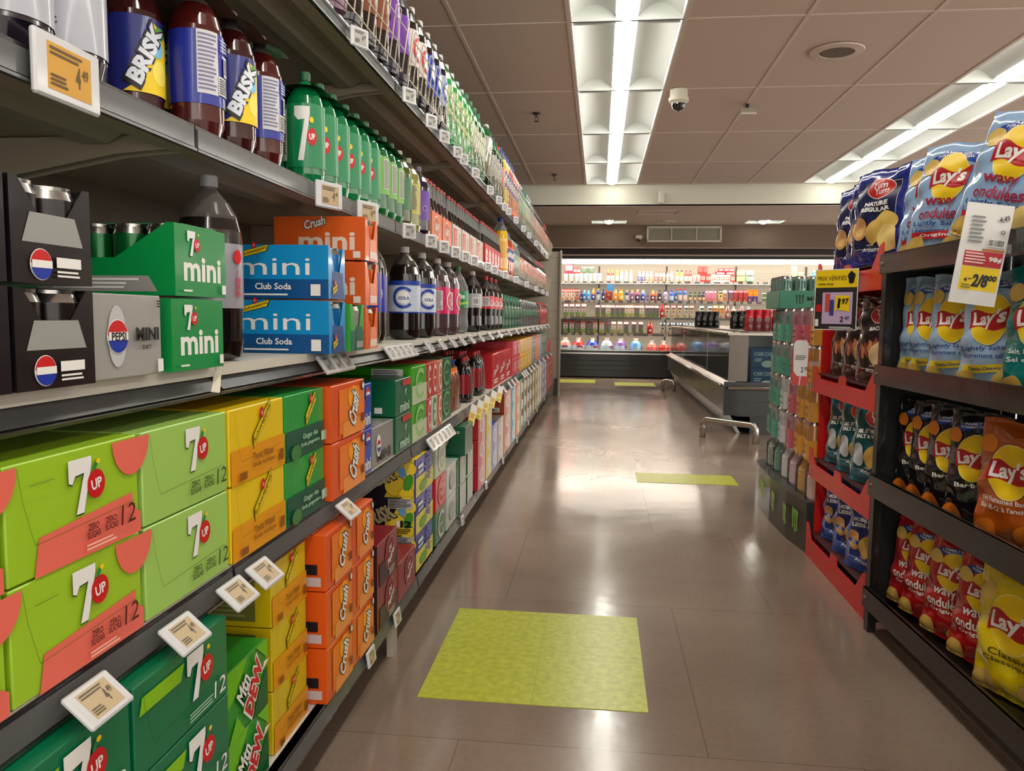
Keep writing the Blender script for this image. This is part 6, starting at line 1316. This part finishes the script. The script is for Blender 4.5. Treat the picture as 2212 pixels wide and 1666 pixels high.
# ---- price signs
mb = MB(); w, h = .16, .215; mb.box((0, 0, 0), (w, .002, h), M((40, 36, 38), .35, coat=.4)); cv = front(mb)
cv.rect(0, 0, w, h, WHITE); cv.rect(.003, .003, w-.003, h*.7, ink((48, 42, 44))); cv.rect(.003, h*.7, w-.003, h-.003, YEL); cv.text('PRIX VÉRIFIÉS', w*.4, h*.86, w*.68, h*.09, BLACK, 0, .1, .005); cv.text('VERIFIED PRICES', w*.26, h*.755, w*.36, h*.035, BLACK)
cv.ell(w*.85, h*.86, w*.08, h*.1, BLACK, wob=.1); cv.rect(w*.2, h*.1, w*.9, h*.62, ink((196, 170, 206))); cv.rect(w*.06, h*.3, w*.18, h*.42, RED); cv.rect(w*.27, h*.3, w*.38, h*.6, ink((200, 80, 60))); cv.rect(w*.38, h*.24, w*.48, h*.5, ink((60, 60, 140)))
cv.poly([(w*.5, h*.3), (w*.56, h*.34), (w*.84, h*.3), (w*.84, h*.57), (w*.52, h*.57)], YEL); cv.text('1', w*.6, h*.44, w*.06, h*.16, BLACK, 0, .1, .05); cv.text('97', w*.74, h*.47, w*.16, h*.1, BLACK, 0, .1, .04); cv.text('2', w*.68, h*.18, w*.08, h*.09, BLACK, 0, .1, .03); cv.text('47', w*.8, h*.2, w*.1, h*.06, BLACK); cv.rect(w*.06, h*.06, w*.14, h*.18, WHITE); cv.fine(w*.4, h*.02, w*.95, h*.06, 2, WHITE)
ps = mb.obj('price_sign', None, (.775, 2.92, .965), -.78); MB().box((.13, 0.002, .19), (.16, .03, .2), clearp).obj('clip', ps); tag(ps, 'yellow and black verified-price card on the red chip display', 'price sign')
mb = MB(); w, h = .096, .222; mb.prism([(.0, 0, 0), (w, 0, 0), (w, 0, h), (0, 0, h)], (0, .0012, 0), M((222, 220, 216), .35, coat=.3)); cv = front(mb)
cv.rect(w*.14, h*.14, w*.96, h*.375, YEL); cv.rect(w*.14, h*.38, w*.96, h*.53, ink((190, 40, 44))); cv.rect(w*.5, h*.535, w*.96, h*.56, ink((190, 120, 50))); cv.text('2/8', w*.58, h*.24, w*.34, h*.13, BLACK, 0, .1, .05); cv.text('00', w*.83, h*.275, w*.18, h*.06, BLACK, 0, .1, .05); cv.text('4', w*.26, h*.24, w*.07, h*.04, BLACK); cv.text('49', w*.35, h*.25, w*.08, h*.02, BLACK)
cv.text('98¢', w*.8, h*.455, w*.28, h*.06, WHITE, 0, 0, .04); cv.fine(w*.16, h*.4, w*.6, h*.52, 4, ink((240, 200, 200))); cv.bars(w*.56, h*.58, w*.94, h*.66, 12); cv.text('Q', w*.84, h*.73, w*.1, h*.04, ink((60, 60, 60))); cv.text('4.49', w*.82, h*.86, w*.22, h*.06, ink((70, 70, 70)), .3); cv.fine(w*.14, h*.6, w*.45, h*.88, 7, ink((130, 130, 130))); cv.fine(w*.18, h*.15, w*.4, h*.2, 2, ink((120, 110, 20)))
o = mb.obj('price_sign', None, (.777, 1.84, 1.045), -.05); MB().box((.05, .0013, .12), (.121, .004, .14), clearp).obj('clip', o); o = tag(o, 'tall white price card offering two for 8.00 on the black rack', 'price sign'); o.rotation_euler = (0, .13, -.08)
mb = MB(); w, h = .062, .19; mb.prism([(0, 0, 0), (w, 0, 0), (w, 0, h*.9), (w*.8, 0, h), (w*.2, 0, h), (0, 0, h*.92)], (0, .0012, 0), M((210, 60, 50), .4)); cv = front(mb)
cv.poly([(w*.06, h*.3), (w*.3, h*.2), (w*.9, h*.2), (w*.96, h*.9), (w*.8, h*.98), (w*.2, h*.98), (w*.02, h*.9)], WHITE); cv.text('2', w*.6, h*.34, w*.14, h*.12, BLACK, 0, 0, .03); cv.text('.99', w*.82, h*.36, w*.26, h*.09, BLACK, 0, 0, .02); cv.fine(w*.15, h*.55, w*.9, h*.66, 3, ink((110, 110, 110))); cv.line([(w*.45, 0), (w*.5, h*.2)], .004, WHITE)
ps = mb.obj('price_sign', None, (.80, 3.3, .73), -.2); MB().box((.04, .0013, .08), (.105, .004, .1), clearp).obj('clip', ps); tag(ps, 'white tongue-shaped price card marked 2.99 on the energy drink display', 'price sign')
unique_labels()
